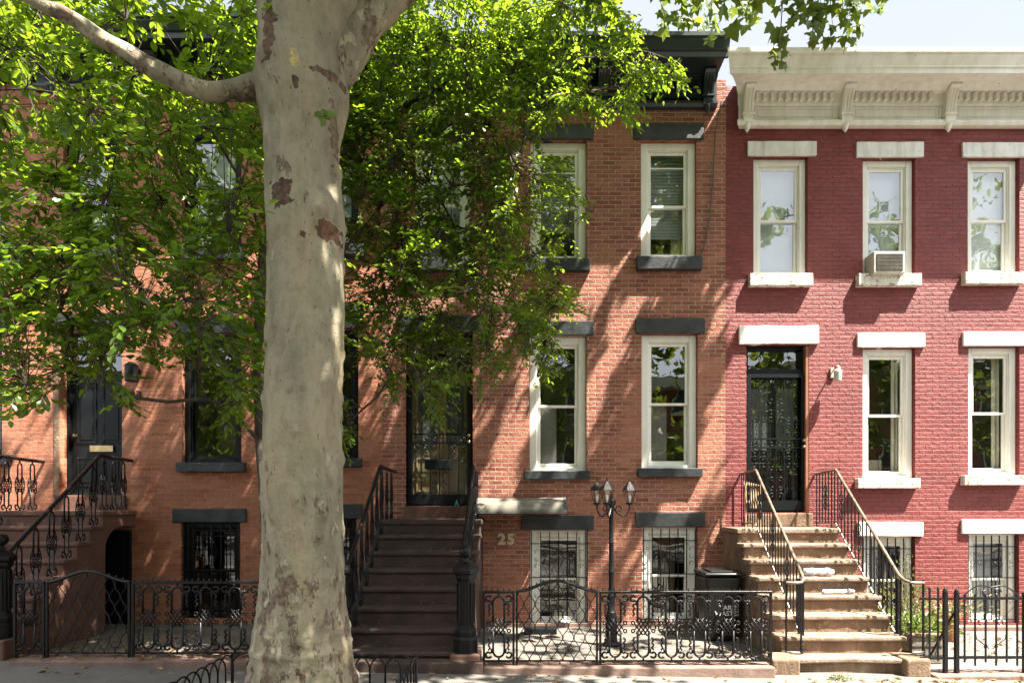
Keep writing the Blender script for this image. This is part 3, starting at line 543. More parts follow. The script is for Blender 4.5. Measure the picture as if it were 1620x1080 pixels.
# doors with scrollwork gates
def gate_door(house, px0, px1, ptop, pbot, pgate, lint, lmat, leaf_mat_, mail=False, jamb='black_wood', seed=0):
    X0, X1, Z0, Z1, ZG = XF(px0), XF(px1), ZF(pbot), ZF(ptop), ZF(pgate)
    m = MB()
    m.box(X0+0.05, X1-0.05, 0.24, 0.28, Z0, ZG)
    for (a, b, c, d) in ((0.12, 0.46, 0.10, 0.36), (0.54, 0.88, 0.10, 0.36), (0.12, 0.46, 0.44, 0.92), (0.54, 0.88, 0.44, 0.92)):
        W, H = X1-X0, ZG-Z0; fbox(m, X0+W*a, X0+W*b, Z0+H*c, Z0+H*d, 0.222, 0.243, 0.03)
    dr = m.build('front_door', leaf_mat_, house, bevel=0.005, seg=1)
    W, H = X1-X0, ZG-Z0
    for (a, b) in ((0.15, 0.43), (0.57, 0.85)): MB().add([(X0+W*a, 0.236, Z0+H*0.45), (X0+W*b, 0.236, Z0+H*0.45), (X0+W*b, 0.236, Z0+H*0.91), (X0+W*a, 0.236, Z0+H*0.91)], [(0, 1, 2, 3)]).build('door_pane', 'grille', dr)
    m = MB(); fbox(m, X0+0.004, X1-0.004, Z0, Z1-0.004, 0.10, 0.29, 0.055, 0.05, 0.03); m.box(X0+0.05, X1-0.05, 0.11, 0.29, ZG+0.004, ZG+0.09); m.build('door_frame', jamb, dr, bevel=0.006, seg=1)
    MB().add([(X0+0.05, 0.2, ZG+0.09), (X1-0.05, 0.2, ZG+0.09), (X1-0.05, 0.2, Z1-0.05), (X0+0.05, 0.2, Z1-0.05)], [(0, 1, 2, 3)]).build('transom_pane', 'glass', dr)
    MB().add([(X0+0.07, 0.15, Z0+0.12), (X1-0.07, 0.15, Z0+0.12), (X1-0.07, 0.15, ZG-0.06), (X0+0.07, 0.15, ZG-0.06)], [(0, 1, 2, 3)]).build('storm_pane', 'glass', dr)
    g = MB(); y = 0.075; a, b, c, d = X0+0.03, X1-0.03, Z0+0.02, ZG
    fbox(g, a, b, c, d, y-0.02, y+0.022, 0.065, 0.06, 0.16)
    zl = c+(d-c)*0.46
    g.box(a+0.065, b-0.065, y-0.012, y+0.012, zl-0.012, zl+0.012).box(a+0.065, b-0.065, y-0.012, y+0.012, zl+0.13, zl+0.155)
    xi0, xi1 = a+0.065, b-0.065; nb = 6
    for i in range(1, nb):
        x = xi0+(xi1-xi0)*i/nb
        g.bar((x, y, c+0.16), (x, y, zl), 0.012); g.bar((x, y, zl+0.15), (x, y, d-0.06), 0.012)
    xm = (xi0+xi1)/2; wq = (xi1-xi0)/nb; top = d-0.06; q0 = zl+0.155
    def scr(cx, cz, r, s0, tn): g.tube(spiral(cx, cz, y-0.008, r, s0, tn, 12), 0.006, 4)
    for k, zz in enumerate((0.42, 0.62, 0.30)):
        for sg in (-1, 1):
            zc = q0+(top-q0)*zz; scr(xm+sg*wq*0.62, zc, 0.055, math.pi/2-sg*math.pi/2, sg*0.9*(1 if k != 1 else -1))
    for cxk in (xi0+wq, xi1-wq):
        for zz, sgn in ((0.06, 1), (0.20, 1), (0.32, -1)):
            for sg in (-1, 1): scr(cxk+sg*wq*0.5, q0+(top-q0)*zz, 0.045, math.pi/2-sg*math.pi/2, sg*0.85*sgn)
        for zz, sgn in ((0.94, -1), (0.80, 1), (0.68, -1)):
            for sg in (-1, 1): scr(cxk+sg*wq*0.5, c+0.16+(zl-c-0.16)*zz, 0.045, math.pi/2-sg*math.pi/2, sg*0.85*sgn)
    for zz, sgn in ((0.10, 1), (0.24, -1), (0.40, 1), (0.62, -1)):
        for sg in (-1, 1): scr(xm+sg*wq*0.5, c+0.16+(zl-c-0.16)*zz, 0.045, math.pi/2-sg*math.pi/2, sg*0.85*sgn)
    for i in range(6): scr(xi0+wq*(i+0.5), zl+0.07, 0.045, math.pi*(i % 2), 0.9*(1 if i % 2 else -1))
    # spear top
    g.tube([(xm, y-0.01, top-0.26), (xm-0.03, y-0.01, top-0.17), (xm, y-0.01, top-0.03), (xm+0.03, y-0.01, top-0.17), (xm, y-0.01, top-0.26)], 0.005, 4)
    gt = g.build('security_gate', 'black_wood', dr, smooth=True)
    k = MB(); 
    for zz in (zl+0.115, zl+0.01): k.lathe((b-0.035, y-0.04, zz), [(0.012, -0.026), (0.026, -0.016), (0.030, 0), (0.026, 0.016), (0.012, 0.026)], 12)
    k.build('door_knob', 'brass', dr, smooth='full')
    m = MB(); rnd_box_stone(m, XF(lint[0]), XF(lint[1]), -0.05, 0.11, Z1+0.002, ZF(lint[2]), seed, 0.008); m.build('lintel', lmat, dr, bevel=0.01)
    if mail:
        pass
    return dr
gate_door(H25, 641, 748, 527, 799, 585, (630, 760, 500), 'dark_stone', 'tan_wood', seed=51)
gate_door(HR, 1181, 1280, 545, 809, 590, (1168, 1294, 516), 'white_stone', 'black_wood', seed=52)
MB().box(XF(1275), XF(1280)-0.003, 0.005, 0.099, ZF(810), ZF(547)).build('door_jamb', 'terracotta', HR)
m = MB(); m.box(XF(640), XF(749), -0.06, 0.09, ZF(822, 9.9), ZF(800)-0.002); m.build('door_threshold', 'brownstone_red', H25, bevel=0.012)
m = MB(); m.box(XF(1222), XF(1283), -0.08, 0.09, ZF(833, 9.9), ZF(811)-0.002).box(XF(1181), XF(1221), -0.05, 0.09, ZF(833, 9.9), ZF(813)); m.build('door_threshold', 'brownstone_tan', HR, bevel=0.015)
m = MB(); m.box(XF(90), XF(200), -0.06, 0.13, 1.85, ZF(783)-0.002); m.build('door_threshold', 'brownstone_red', H23, bevel=0.012)
# cable down the edge of 25
m = MB(); pts = [(2.98, -0.30, 8.3), (2.96, -0.05, 8.0), (2.93, -0.03, 7.2), (2.86, -0.025, 6.5), (2.80, -0.03, 6.2), (2.72, -0.03, 5.95), (2.70, 0.03, 5.93)]
m.tube(pts, 0.010, 5); m.build('facade_cable', 'grille', H25, smooth='full')

# ---------------------------------------------------------------- stoops
def ornament(mb, org, ux, uz=Vector((0, 0, 1)), w=0.30, h=0.76, shear=0.0, r=0.0095, thin=False):
    """cast iron lattice panel: loop above, loop below, woven middle, scrolls in the corners"""
    org = Vector(org); ux = Vector(ux)
    def T(u, v): return org+ux*(u*w)+uz*(v*h+u*w*shear)
    def tb(pts, rr=r, n=5): mb.tube([T(u, v) for u, v in pts], rr, n)
    hw = 0.20
    arc = [(-hw, 0.56), (-hw, 0.84)]+[(-hw*math.cos(a), 0.86+0.09*math.sin(a)) for a in [math.pi*k/8 for k in range(9)]]+[(hw, 0.84), (hw, 0.56)]
    tb(arc, r*1.1); tb([(u, 1-v) for u, v in arc], r*1.1)
    q_ = 0.62 if thin else 1.0
    for k in (-1.5, -0.5, 0.5, 1.5):
        hl = 0.115 if abs(k) < 1 else 0.075
        for sg in (-1, 1):
            cx_, cz_ = k*0.040*0.85*sg, k*0.040*0.55
            tb([((cx_-hl*0.58*sg)*q_/w, 0.5+(cz_+hl*0.82)/h), ((cx_+hl*0.58*sg)*q_/w, 0.5+(cz_-hl*0.82)/h)], r*0.72, 4)
    for sx in (-1, 1):
        if not thin:
            for (cv, sg) in ((0.915, 1), (0.085, -1)):
                sp = [(sx*(0.36+0.115*math.cos(a)*(1-0.35*i/10)), cv+sg*0.05*math.sin(a)*(1-0.35*i/10)) for i, a in enumerate([math.pi-0.5+2*math.pi*0.85*-j/10 for j in range(11)])]
                tb(sp, r*1.1); tb([(sx*0.24, cv-sg*0.02), (sx*0.26, cv-sg*0.09)], r)
        for (v0, v1) in ((0.85, 0.66), (0.34, 0.15)) if not thin else ():
            pts = []
            for i in range(13):
                t = i/12; pts.append((sx*(0.29+0.075*abs(math.sin(t*math.pi*2.5))), v0+(v1-v0)*t))
            tb(pts, r*(0.9 if not thin else 1.2), 5)
        if thin:
            tb([(sx*0.20, 0.70), (sx*0.40, 0.60), (sx*0.44, 0.50), (sx*0.40, 0.40), (sx*0.20, 0.30)], r*0.9, 4)
            tb([(sx*0.20, 0.10), (sx*0.38, 0.12), (sx*0.44, 0.06), (sx*0.34, 0.02), (sx*0.22, 0.04)], r*1.1, 5)
        for v in (0.56, 0.44):
            tb([(sx*(0.36+0.06*math.cos(a)), v+0.028*math.sin(a)) for a in [2*math.pi*j/7 for j in range(8)]], r*0.7, 4)
    tb([(0, 0.95), (0, 1.0)], r); tb([(0, 0.05), (0, 0.0)], r)

def steps(stoop, XL, XR, Y0, T, zs, zg, mat, edge, n_arch=True, arch_side=1, seed=0, sideo=0.03):
    """zs[0] is the landing, the rest go down; camera distance Y shrinks"""
    rr = random.Random(seed); y0 = Y0-D
    # landing: slab over a passage
    m = MB(); m.box(XL, XR, y0-0.03, -0.002, zs[0]-0.075, zs[0]); m.build('landing', edge, stoop, bevel=0.016, seg=2)
    m = MB(); yb = y0+0.05
    m.box(XL+sideo, XL+sideo+0.16, yb, -0.004, zg-0.05, zs[0]-0.077)           # solid far flank
    if n_arch:
        # near flank with an arched opening
        xa, xb = XR-sideo-0.14, XR-sideo; zt = zs[0]-0.077; cyb, cz = yb, zt-0.17-0.35
        poly = [(-0.004, zt), (yb, zt), (yb, cz-0.02)]
        for k in range(7):
            a = math.pi/2*k/6; poly.append((yb+0.16+0.40*(1-math.cos(a))-0.16, cz+0.35*math.sin(a)))
        poly.append((-0.004, zt-0.17))
        m.extrude_x(poly, xa, xb)
    else: m.box(XR-sideo-0.16, XR-sideo, yb, -0.004, zg-0.05, zs[0]-0.077)
    m.box(XL+sideo+0.165, XR-sideo-0.165, yb, yb+0.05, zg-0.05, zs[0]-0.077)
    m.build('landing_support', mat, stoop, bevel=0.008, seg=1)
    for i in range(len(zs)):
        yf, yb2 = y0-T*i, y0-T*(i-1)
        if i == 0: yb2 = y0+0.05
        m = MB(); 
        if i > 0:
            nx = 18; vs = []
            for k in range(nx+1):
                x = XL-0.012+(XR-XL+0.024)*k/nx
                for (y, z) in ((yf-0.035, zs[i]-0.06), (yb2, zs[i]-0.06), (yb2, zs[i]), (yf-0.035, zs[i])):
                    j = rr.uniform(-0.006, 0.006) if y < yb2 else 0
                    vs.append((x, y+j, z+(j*0.6 if z == zs[i] and y < yb2 else 0)))
            m.add(vs, [(k*4+q, k*4+(q+1) % 4, k*4+4+(q+1) % 4, k*4+4+q) for k in range(nx) for q in range(4)]+[(0, 3, 2, 1), (nx*4, nx*4+1, nx*4+2, nx*4+3)])
            st = m.build('step', edge, stoop, bevel=0.018, seg=3, smooth=True)
        else: st = stoop
        zlow = zg-0.05
        b = MB(); b.box(XL+sideo, XR-sideo, yf, yb2-0.001, zlow, zs[i]-(0.061 if i else 0.076))
        b.build('riser', mat, st)

def iron_rail(stoop, X, Ywall, Yc, zc, Yl, zl, zw=None, mat='iron', out=0):
    pass

def ornate_railing(stoop, X, Yc, zc, Yl, zl, y0, T, zs, side):
    yc, yl = Yc-D, Yl-D; m = MB()
    m.tube([(X, -0.01, zc-0.03), (X, yc*0.5, zc-0.02), (X, yc, zc), (X, yc-0.05, zc-0.035), (X, (yc+yl)/2, (zc+zl)/2), (X, yl, zl)], 0.027, 8)
    rl = m.build('railing', 'iron', stoop, smooth=True)
    slope = (zc-zl)/(yc-yl)
    n = 3
    for i in range(n):
        y = yc+(-0.08-yc)*(i+0.35)/n; b = MB(); ornament(b, (X, y, zs[0]), (0, 1, 0), w=0.20, h=zc-zs[0]-0.04, r=0.010, thin=True); b.build('baluster', 'iron', rl, smooth='full')
    for k in range(1, len(zs)):
        yy = y0-T*(k-0.5); 
        if yy < yl+0.1: break
        zt = zc+(yy-yc)*slope
        b = MB(); ornament(b, (X, yy, zs[k]), (0, 1, 0), w=0.20, h=zt-zs[k]-0.02, r=0.010, shear=0.0, thin=True); b.build('baluster', 'iron', rl, smooth='full')
    return rl

def newel(stoop, x, Y, zb, mat_plinth, zp):
    y = Y-D
    o = MB().lathe((x, y, zb), [(0.155, 0), (0.155, 0.16), (0.13, 0.19), (0.135, 0.22), (0.135, 0.26), (0.115, 0.28), (0.105, 0.32), (0.10, 0.84), (0.115, 0.86), (0.13, 0.88), (0.13, 0.92), (0.165, 0.94), (0.165, 0.985), (0.11, 1.04), (0.05, 1.075), (0.035, 1.10), (0.03, 1.115)], 8, R(22.5)).build('newel_post', 'iron', stoop, bevel=0.004, seg=1)
    f = MB()
    for k in range(8):
        a = R(45*k); cx, cy = x+0.098*math.cos(a), y+0.098*math.sin(a); f.tube([(cx, cy, zb+0.34), (cx, cy, zb+0.82)], 0.014, 5)
    f.build('fluting', 'iron', o, smooth=True)
    MB().lathe((x, y, zb+1.11), [(0.02, 0)]+[(0.078*math.cos(a), 0.075+0.078*math.sin(a)) for a in [R(-75+15*k) for k in range(11)]]+[(0.004, 0.153)], 18).build('ball_finial', 'iron', o, smooth='full')
    MB().box(x-0.175, x+0.175, y-0.17, y+0.18, zp, zb-0.001).build('plinth', mat_plinth, o, bevel=0.02, seg=2)

zs25 = [1.78-0.2155*i for i in range(8)]
S25 = thing('stoop', 'dark brownstone stoop with a single ball topped newel post, beside the number 25', 'stoop', (-1.52, -1.5, 0.05), 'front stoops')
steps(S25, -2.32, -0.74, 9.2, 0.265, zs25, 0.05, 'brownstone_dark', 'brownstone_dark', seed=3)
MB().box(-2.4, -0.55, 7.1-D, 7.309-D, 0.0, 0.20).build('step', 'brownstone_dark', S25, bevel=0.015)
ornate_railing(S25, -0.84, 9.05, 2.56, 7.45, 1.26, 9.2-D, 0.265, zs25, 1)
ornate_railing(S25, -2.19, 9.0, 2.56, 7.32, 1.20, 9.2-D, 0.265, zs25, -1)
newel(S25, -0.775, 7.38, 0.262, 'brownstone_red', 0.02)
newel(S25, -2.30, 7.38, 0.262, 'brownstone_red', 0.04)

zs23 = [1.91-0.218*i for i in range(8)]
S23 = thing('stoop', 'reddish brownstone stoop with ornate iron railing, leading to the black door', 'stoop', (-7.15, -1.5, 0.12), 'front stoops')
steps(S23, -7.98, -6.36, 9.25, 0.265, zs23, 0.12, 'brownstone_red', 'brownstone_red', seed=4)
ornate_railing(S23, -6.44, 9.27, 2.74, 7.60, 1.39, 9.25-D, 0.265, zs23, 1)
ornate_railing(S23, -7.86, 9.2, 2.72, 7.60, 1.39, 9.25-D, 0.265, zs23, -1)
newel(S23, -6.42, 7.50, 0.40, 'brownstone_red', 0.10)

zsR = [1.647-0.2105*i for i in range(8)]
SR = thing('stoop', 'worn tan brownstone stoop in sun with thin bar railings that curl outward', 'stoop', (3.85, -1.5, -0.03), 'front stoops')
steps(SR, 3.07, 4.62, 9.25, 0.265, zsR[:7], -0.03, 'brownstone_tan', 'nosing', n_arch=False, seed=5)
for (st_, xa_, xb_2, zz) in ((S23, -7.75, -6.44, 0.09), (S25, -2.10, -0.80, 0.04)):
    m = MB(); m.box(xa_, xb_2, -0.06, -0.004, zz, zz+1.5); fbox(m, xa_+0.1, xb_2-0.1, zz+0.1, zz+1.4, -0.075, -0.058, 0.06); m.build('dark_passage_panel', 'black_wood', st_)  # black panel added at each basement entry so the passage looks dark
MB().box(-0.795, -0.772, -0.72, -0.07, 0.04, 1.46).build('cellar_gate', 'iron', S25)
# curved bottom step with end blocks
m = MB(); n = 14; vs = []
yf = 9.25-D-0.265*7
for k in range(n+1):
    t = k/n; x = 3.18+(4.42-3.18)*t; bow = 0.05*math.sin(math.pi*t)
    for (y, z) in ((yf-0.03+bow, 0.115), (yf+0.27, 0.115), (yf+0.27, zsR[7]), (yf-0.03+bow, zsR[7])): vs.append((x, y, z))
m.add(vs, [(k*4+q, k*4+(q+1) % 4, k*4+4+(q+1) % 4, k*4+4+q) for k in range(n) for q in range(4)]+[(0, 3, 2, 1), (n*4, n*4+1, n*4+2, n*4+3)])
st = m.build('step', 'nosing', SR, bevel=0.015, seg=2, smooth=True)
MB().box(3.18, 4.42, yf+0.05, yf+0.26, -0.12, 0.114).build('riser', 'brownstone_tan', st)
for (a, b) in ((2.84, 3.178), (4.422, 4.72)): MB().box(a, b, yf-0.10, yf+0.262, -0.14, zsR[7]+0.02).build('end_block', 'brownstone_tan', SR, bevel=0.03, seg=3)

def bar_railing(X, out):
    yc, yl = 9.32-D, 7.72-D; zc, zl = 2.525, 1.13; m = MB(); slope = (zc-zl)/(yc-yl)
    pts = [(X, -0.01, 2.49), (X, yc*0.5, 2.51), (X, yc, zc), (X, yc-0.03, zc-0.02)]
    for k in range(1, 9): t = k/9; pts.append((X, yc+(yl-yc)*t, zc+(zl-zc)*t))
    pts += [(X, yl, zl), (X+out*0.02, yl-0.07, zl-0.05), (X+out*0.07, yl-0.13, zl-0.075), (X+out*0.16, yl-0.14, zl-0.08), (X+out*0.24, yl-0.10, zl-0.08)]
    m.tube(pts, 0.020, 8)
    rl = m.build('railing', 'iron_sunlit', SR, smooth=True)
    b = MB(); zb = lambda y: zsR[0]+0.07+max(0, 0) + ((y-yc)*slope if y < yc else 0)
    b.bar((X, -0.03, zsR[0]+0.07), (X, yc, zsR[0]+0.07), 0.014, 0.02); b.bar((X, yc, zsR[0]+0.07), (X, yl+0.02, zb(yl+0.02)), 0.014, 0.02)
    b.build('bottom_rail', 'iron_sunlit', rl)
    y = -0.06; i = 0
    while y > yl:
        zt = zc-0.01 if y > yc else zc+(y-yc)*slope-0.015
        m = MB(); m.bar((X, y, zb(y)-(0.07 if i % 5 == 0 else 0)), (X, y, zt), 0.014)
        if i % 5 == 3:   # cast ornament
            zc0 = (zb(y)+zt)/2
            for sgn in (-1, 1):
                for dz in (-0.13, 0, 0.13):
                    m.tube([(X, y+sgn*(0.015+0.035*math.sin(a)), zc0+dz+0.06*math.cos(a)) for a in [math.pi*j/6 for j in range(7)]], 0.008, 4)
        m.build('baluster', 'iron', rl); y -= 0.098; i += 1
    for (dx, dy) in ((0, -0.03), (out*0.07, -0.13), (out*0.24, -0.10), (out*0.02, 0.06)):
        m = MB(); m.bar((X+dx, yl+dy, zsR[7]+0.02), (X+dx, yl+dy, zl-0.05), 0.020); m.build('post', 'iron', rl)
    m = MB(); m.tube([(X, yl-0.03, 0.22), (X+out*0.02, yl-0.09, 0.20), (X+out*0.10, yl-0.14, 0.20), (X+out*0.24, yl-0.11, 0.20)], 0.012, 6); m.build('bottom_scroll', 'iron', rl, smooth=True)
bar_railing(3.38, -1); bar_railing(4.585, 1)

# ---------------------------------------------------------------- fences
def orn_fence(label, X0, X1, Y, zb, zt, npan, name='iron_fence', group='ornate cast iron yard fences'):
    y = Y-D; f = thing(name, label, 'fence', ((X0+X1)/2, y, zb), group)
    m = MB(); m.box(X0, X1, y-0.02, y+0.02, zt-0.022, zt+0.008); m.build('top_rail', 'iron', f, bevel=0.004, seg=1)
    repeat_part(lambda: MB().lathe((X0+0.04, y, zt+0.008), [(0.007, 0), (0.009, 0.012), (0.002, 0.032)], 5).build('spike', 'iron', f), int((X1-X0-0.04)/0.067)+1, (0.067, 0, 0))
    MB().box(X0, X1, y-0.012, y+0.012, zb+0.03, zb+0.048).build('bottom_rail', 'iron', f)
    for x in (X0+0.012, X1-0.012): MB().bar((x, y, zb-0.04), (x, y, zt), 0.026).build('post', 'iron', f)
    w = (X1-X0-0.04)/npan
    for i in range(npan):
        b = MB(); ornament(b, (X0+0.02+w*(i+0.5), y, zb+0.045), (1, 0, 0), w=min(w, 0.335), h=zt-zb-0.067, r=0.0125); b.build('lattice_panel', 'iron', f, smooth='full')
    return f
def arch_gate(label, X0, X1, Y, zb, zt, rise):
    y = Y-D; g = thing('garden_gate', label, 'gate', ((X0+X1)/2, y, zb), 'ornate arched yard gates')
    n = 22
    def top(x): t = (x-X0)/(X1-X0); return zt+rise*(math.sin(math.pi*t)**2)
    m = MB(); m.tube([(X0+(X1-X0)*k/n, y, top(X0+(X1-X0)*k/n)) for k in range(n+1)], 0.020, 8); m.build('arched_rail', 'iron', g, smooth=True)
    for x in (X0+0.012, X1-0.012): MB().bar((x, y, zb-0.05), (x, y, zt), 0.024).build('post', 'iron', g)
    MB().bar((X0, y, zb+0.04), (X1, y, zb+0.04), 0.016).build('bottom_rail', 'iron', g)
    w = MB(); dx = 0.13; dz = 0.13; k = -1
    ncol = int((X1-X0)/dx)+1; z0 = zb+0.05
    nrow = int((zt+rise-z0)/dz)+1
    for c in range(ncol+1):
        for sg in (-1, 1):
            pts = []
            for q in range(nrow*6+1):
                t = q/6; x = X0+0.03+c*dx+sg*dx/2*(0.5-0.5*math.cos(math.pi*t)); z = z0+t*dz
                if x < X0+0.02 or x > X1-0.02 or z > top(x)-0.01:
                    if len(pts) > 1: w.tube(pts, 0.0055, 4, False)
                    pts = []; continue
                pts.append((x, y, z))
            if len(pts) > 1: w.tube(pts, 0.0055, 4, False)
    for c in range(ncol+1):
        for r_ in range(nrow):
            x = X0+0.03+c*dx+(dx/2 if r_ % 2 else 0); z = z0+r_*dz
            if X0+0.03 < x < X1-0.03 and z < top(x)-0.03: w.lathe((x, y, z), [(0.003, -0.014), (0.014, 0), (0.003, 0.014)], 6)
    w.build('wire_mesh', 'iron', g, smooth=True)
    if rise > 0.1:
        for k in range(1, 12): x = X0+(X1-X0)*k/12; MB().lathe((x, y, top(x)+0.015), [(0.007, 0), (0.009, 0.012), (0.002, 0.032)], 5).build('spike', 'iron', g)
    return g
orn_fence('single narrow ornate iron fence panel between the newel post and the sunlit arched gate', XF(764, 7.25), XF(814, 7.25), 7.25, 0.145, 0.994, 1)
arch_gate('arched iron gate in front of the barred window by the number 25', XF(816, 7.25), XF(946, 7.25), 7.25, 0.145, 0.994, 0.125)
orn_fence('long ornate iron fence in front of the lamp post and trash bin', XF(948, 7.25), XF(1221, 7.25), 7.25, 0.145, 0.994, 6)
orn_fence('single ornate iron fence panel at far left in shade, beside the reddish stoop', XF(22, 7.3), XF(71, 7.3), 7.3, 0.225, 1.10, 1)
arch_gate('arched iron gate in shade in front of the reddish brownstone stoop', XF(73, 7.3), XF(206, 7.3), 7.3, 0.225, 1.10, 0.125)
orn_fence('long ornate iron fence in shade, running behind the big tree trunk', XF(209, 7.3), XF(535, 7.3), 7.3, 0.225, 1.10, 7)

# red yard fence
yF = 7.35-D
f = thing('iron_fence', 'short plain black bar fence piece beside the sunny stoop with finial posts', 'fence', (4.8, yF, 0.0), 'plain bar yard fence pieces')
for z in (0.19, 0.894): MB().box(4.62, 5.04, yF-0.016, yF+0.016, z-0.012, z+0.012).build('rail', 'iron', f)
for x in (4.73, 4.83): MB().bar((x, yF, 0.16), (x, yF, 0.99), 0.016).lathe((x, yF, 0.99), [(0.012, 0), (0.018, 0.015), (0.002, 0.05)], 6).build('picket', 'iron', f)
for x, z in ((4.915, 0.96), (5.05, 0.95)): MB().bar((x, yF, -0.06), (x, yF, z), 0.042).lathe((x, yF, z), [(0.026, 0), (0.03, 0.02), (0.018, 0.05), (0.003, 0.07)], 8).build('post', 'iron', f)
MB().bar((5.03, yF+0.02, 0.72), (4.92, yF+0.40, -0.02), 0.02).build('brace', 'iron', f)
g = thing('garden_gate', 'plain bar gate with scrolled top in front of the red house', 'gate', (5.45, yF, 0.0))
a, b = 5.085, 5.83
for z, t in ((0.20, 0.03), (0.90, 0.03)): MB().box(a, b, yF-t/2, yF+t/2, z-t/2, z+t/2).build('rail', 'iron', g)
for i in range(6): x = a+0.06+(b-a-0.12)*i/5; MB().bar((x, yF, 0.10 if i % 2 else 0.14), (x, yF, 0.95), 0.016).build('picket', 'iron', g)
xm = (a+b)/2
for s in (-1, 1):
    m = MB()
    m.tube([(xm, yF, 1.03)]+[(xm+s*(0.02+0.30*t), yF, 1.03+0.06*math.sin(math.pi*t)-0.10*t) for t in [k/8 for k in range(1, 9)]], 0.008, 5)
    m.tube(spiral(xm+s*0.07, 0.97, yF, 0.055, 0, s*0.9), 0.007, 4); m.build('scroll_arm', 'iron', g, smooth=True); m = MB(); m.tube(spiral(xm+s*0.12, 0.62, yF, 0.06, 1, s*0.9), 0.006, 4)
    m.build('scrollwork', 'iron', g, smooth=True); m = MB()
    m.tube([(xm+s*0.02, yF, 0.30), (xm+s*0.17, yF, 0.42), (xm+s*0.19, yF, 0.55)], 0.006, 4); m.tube(spiral(xm+s*0.07, 0.33, yF, 0.03, 1, s*0.9), 0.006, 4)
    m.build('scrollwork', 'iron', g, smooth=True)
f2 = thing('iron_fence', 'plain black bar fence at the right edge beyond the scrolled gate', 'fence', (6.8, yF, 0), 'plain bar yard fence pieces')
for z in (0.19, 0.894): MB().box(5.86, 7.9, yF-0.016, yF+0.016, z-0.012, z+0.012).build('rail', 'iron', f2)
for x in (5.86, 7.88): MB().bar((x, yF, -0.06), (x, yF, 0.97), 0.042).build('post', 'iron', f2)
for i in range(18): x = 5.97+i*0.105; MB().bar((x, yF, 0.16), (x, yF, 0.99), 0.016).build('picket', 'iron', f2)

# ---------------------------------------------------------------- ground
def gz(x): return 0.056-0.0168*x
def slope_sheet(name, x0, x1, y0, y1, off, mat, nx=2):
    m = MB(); vs = []
    for i in range(nx+1):
        x = x0+(x1-x0)*i/nx; vs += [(x, y0, gz(x)+off), (x, y1, gz(x)+off)]
    m.add(vs, [(2*i, 2*i+2, 2*i+3, 2*i+1) for i in range(nx)]); return m.build(name, mat, kind='structure')
# the sidewalk leaves a square hole for the tree
PX0, PX1, PY0, PY1 = -3.05, -1.17, 4.55-D, 6.32-D
m = MB()
for (x0, x1, y0, y1) in ((-60, PX0, -7.2, -2.5), (PX1, 60, -7.2, -2.5), (PX0, PX1, PY1, -2.5), (PX0, PX1, -7.2, PY0)):
    m.add([(x0, y0, gz(x0)), (x1, y0, gz(x1)), (x1, y1, gz(x1)), (x0, y1, gz(x0))], [(0, 1, 2, 3)])
m.build('sidewalk', 'slabs', kind='structure')
m = MB(); rr = random.Random(5); n = 10; vs = []
for i in range(n+1):
    for j in range(n+1):
        x = PX0-0.02+(PX1-PX0+0.04)*i/n; y = PY0-0.02+(PY1-PY0+0.04)*j/n; vs.append((x, y, gz(x)-0.035+rr.uniform(-0.012, 0.02)))
m.add(vs, [(i*(n+1)+j, (i+1)*(n+1)+j, (i+1)*(n+1)+j+1, i*(n+1)+j+1) for i in range(n) for j in range(n)]); m.build('tree_pit_soil', 'soil', smooth='full', kind='structure')
m = MB(); m.add([(-60, -7.35, gz(-60)-0.14), (60, -7.35, gz(60)-0.14), (60, -7.2, gz(60)-0.14), (-60, -7.2, gz(-60)-0.14), (-60, -7.35, gz(-60)+0.001), (60, -7.35, gz(60)+0.001), (60, -7.2, gz(60)+0.001), (-60, -7.2, gz(-60)+0.001)], [(0, 3, 2, 1), (4, 5, 6, 7), (0, 1, 5, 4), (1, 2, 6, 5), (2, 3, 7, 6), (3, 0, 4, 7)]); m.build('street_kerb', 'concrete', kind='structure')
slope_sheet('road', -60, 60, -17.5, -7.35, -0.135, 'asphalt')
slope_sheet('far_sidewalk', -60, 60, -21.5, -17.5, -0.02, 'slabs')
m = MB(); m.add([(-900, -900, -2.2), (900, -900, -2.2), (900, 900, -2.2), (-900, 900, -2.2)], [(0, 1, 2, 3)]); m.build('ground', 'asphalt', kind='structure')
MB().box(-11.5, XF(60)+0.1, -2.62, -0.002, -0.3, 0.14).build('yard_floor', 'concrete', kind='structure')
MB().box(XF(60)+0.101, XF(605)-0.001, -2.52, -0.003, -0.3, 0.085).build('yard_floor', 'concrete', kind='structure')
MB().box(XF(605), XF(1148)-0.02, -2.52, -0.003, -0.3, 0.035).build('yard_floor', 'concrete', kind='structure')
MB().box(XF(1148)-0.019, 9.5, -2.52, -0.003, -0.3, -0.012).build('yard_floor', 'slabs', kind='structure')
def curb(x0, x1, zt, mat, seed, y0=-2.86, y1=-2.521):
    m = MB(); rnd_box_stone(m, x0, x1, y0, y1, -0.3, zt, seed, 0.008, 40); return m.build('yard_curb', mat, kind='structure', bevel=0.015)
curb(XF(20, 7.2), -2.49, 0.21, 'kerb_pink', 1); curb(-0.55, 2.82, 0.135, 'kerb_pink', 2); curb(4.73, 9.5, 0.015, 'kerb_pink', 3, -2.78)
MB().box(-0.50, 2.80, -2.519, -2.30, 0.0, 0.06).build('yard_edge', 'concrete', kind='structure')
# low brick footing ledges at the walls
MB().box(XF(760), XF(1148)-0.03, -0.05, -0.004, 0.03, 0.10).build('wall_footing', 'kerb_pink', H25, bevel=0.008)
MB().box(XF(1452), 8.6, -0.14, -0.004, -0.02, 0.06).build('wall_footing', 'kerb_pink', HR, bevel=0.008)

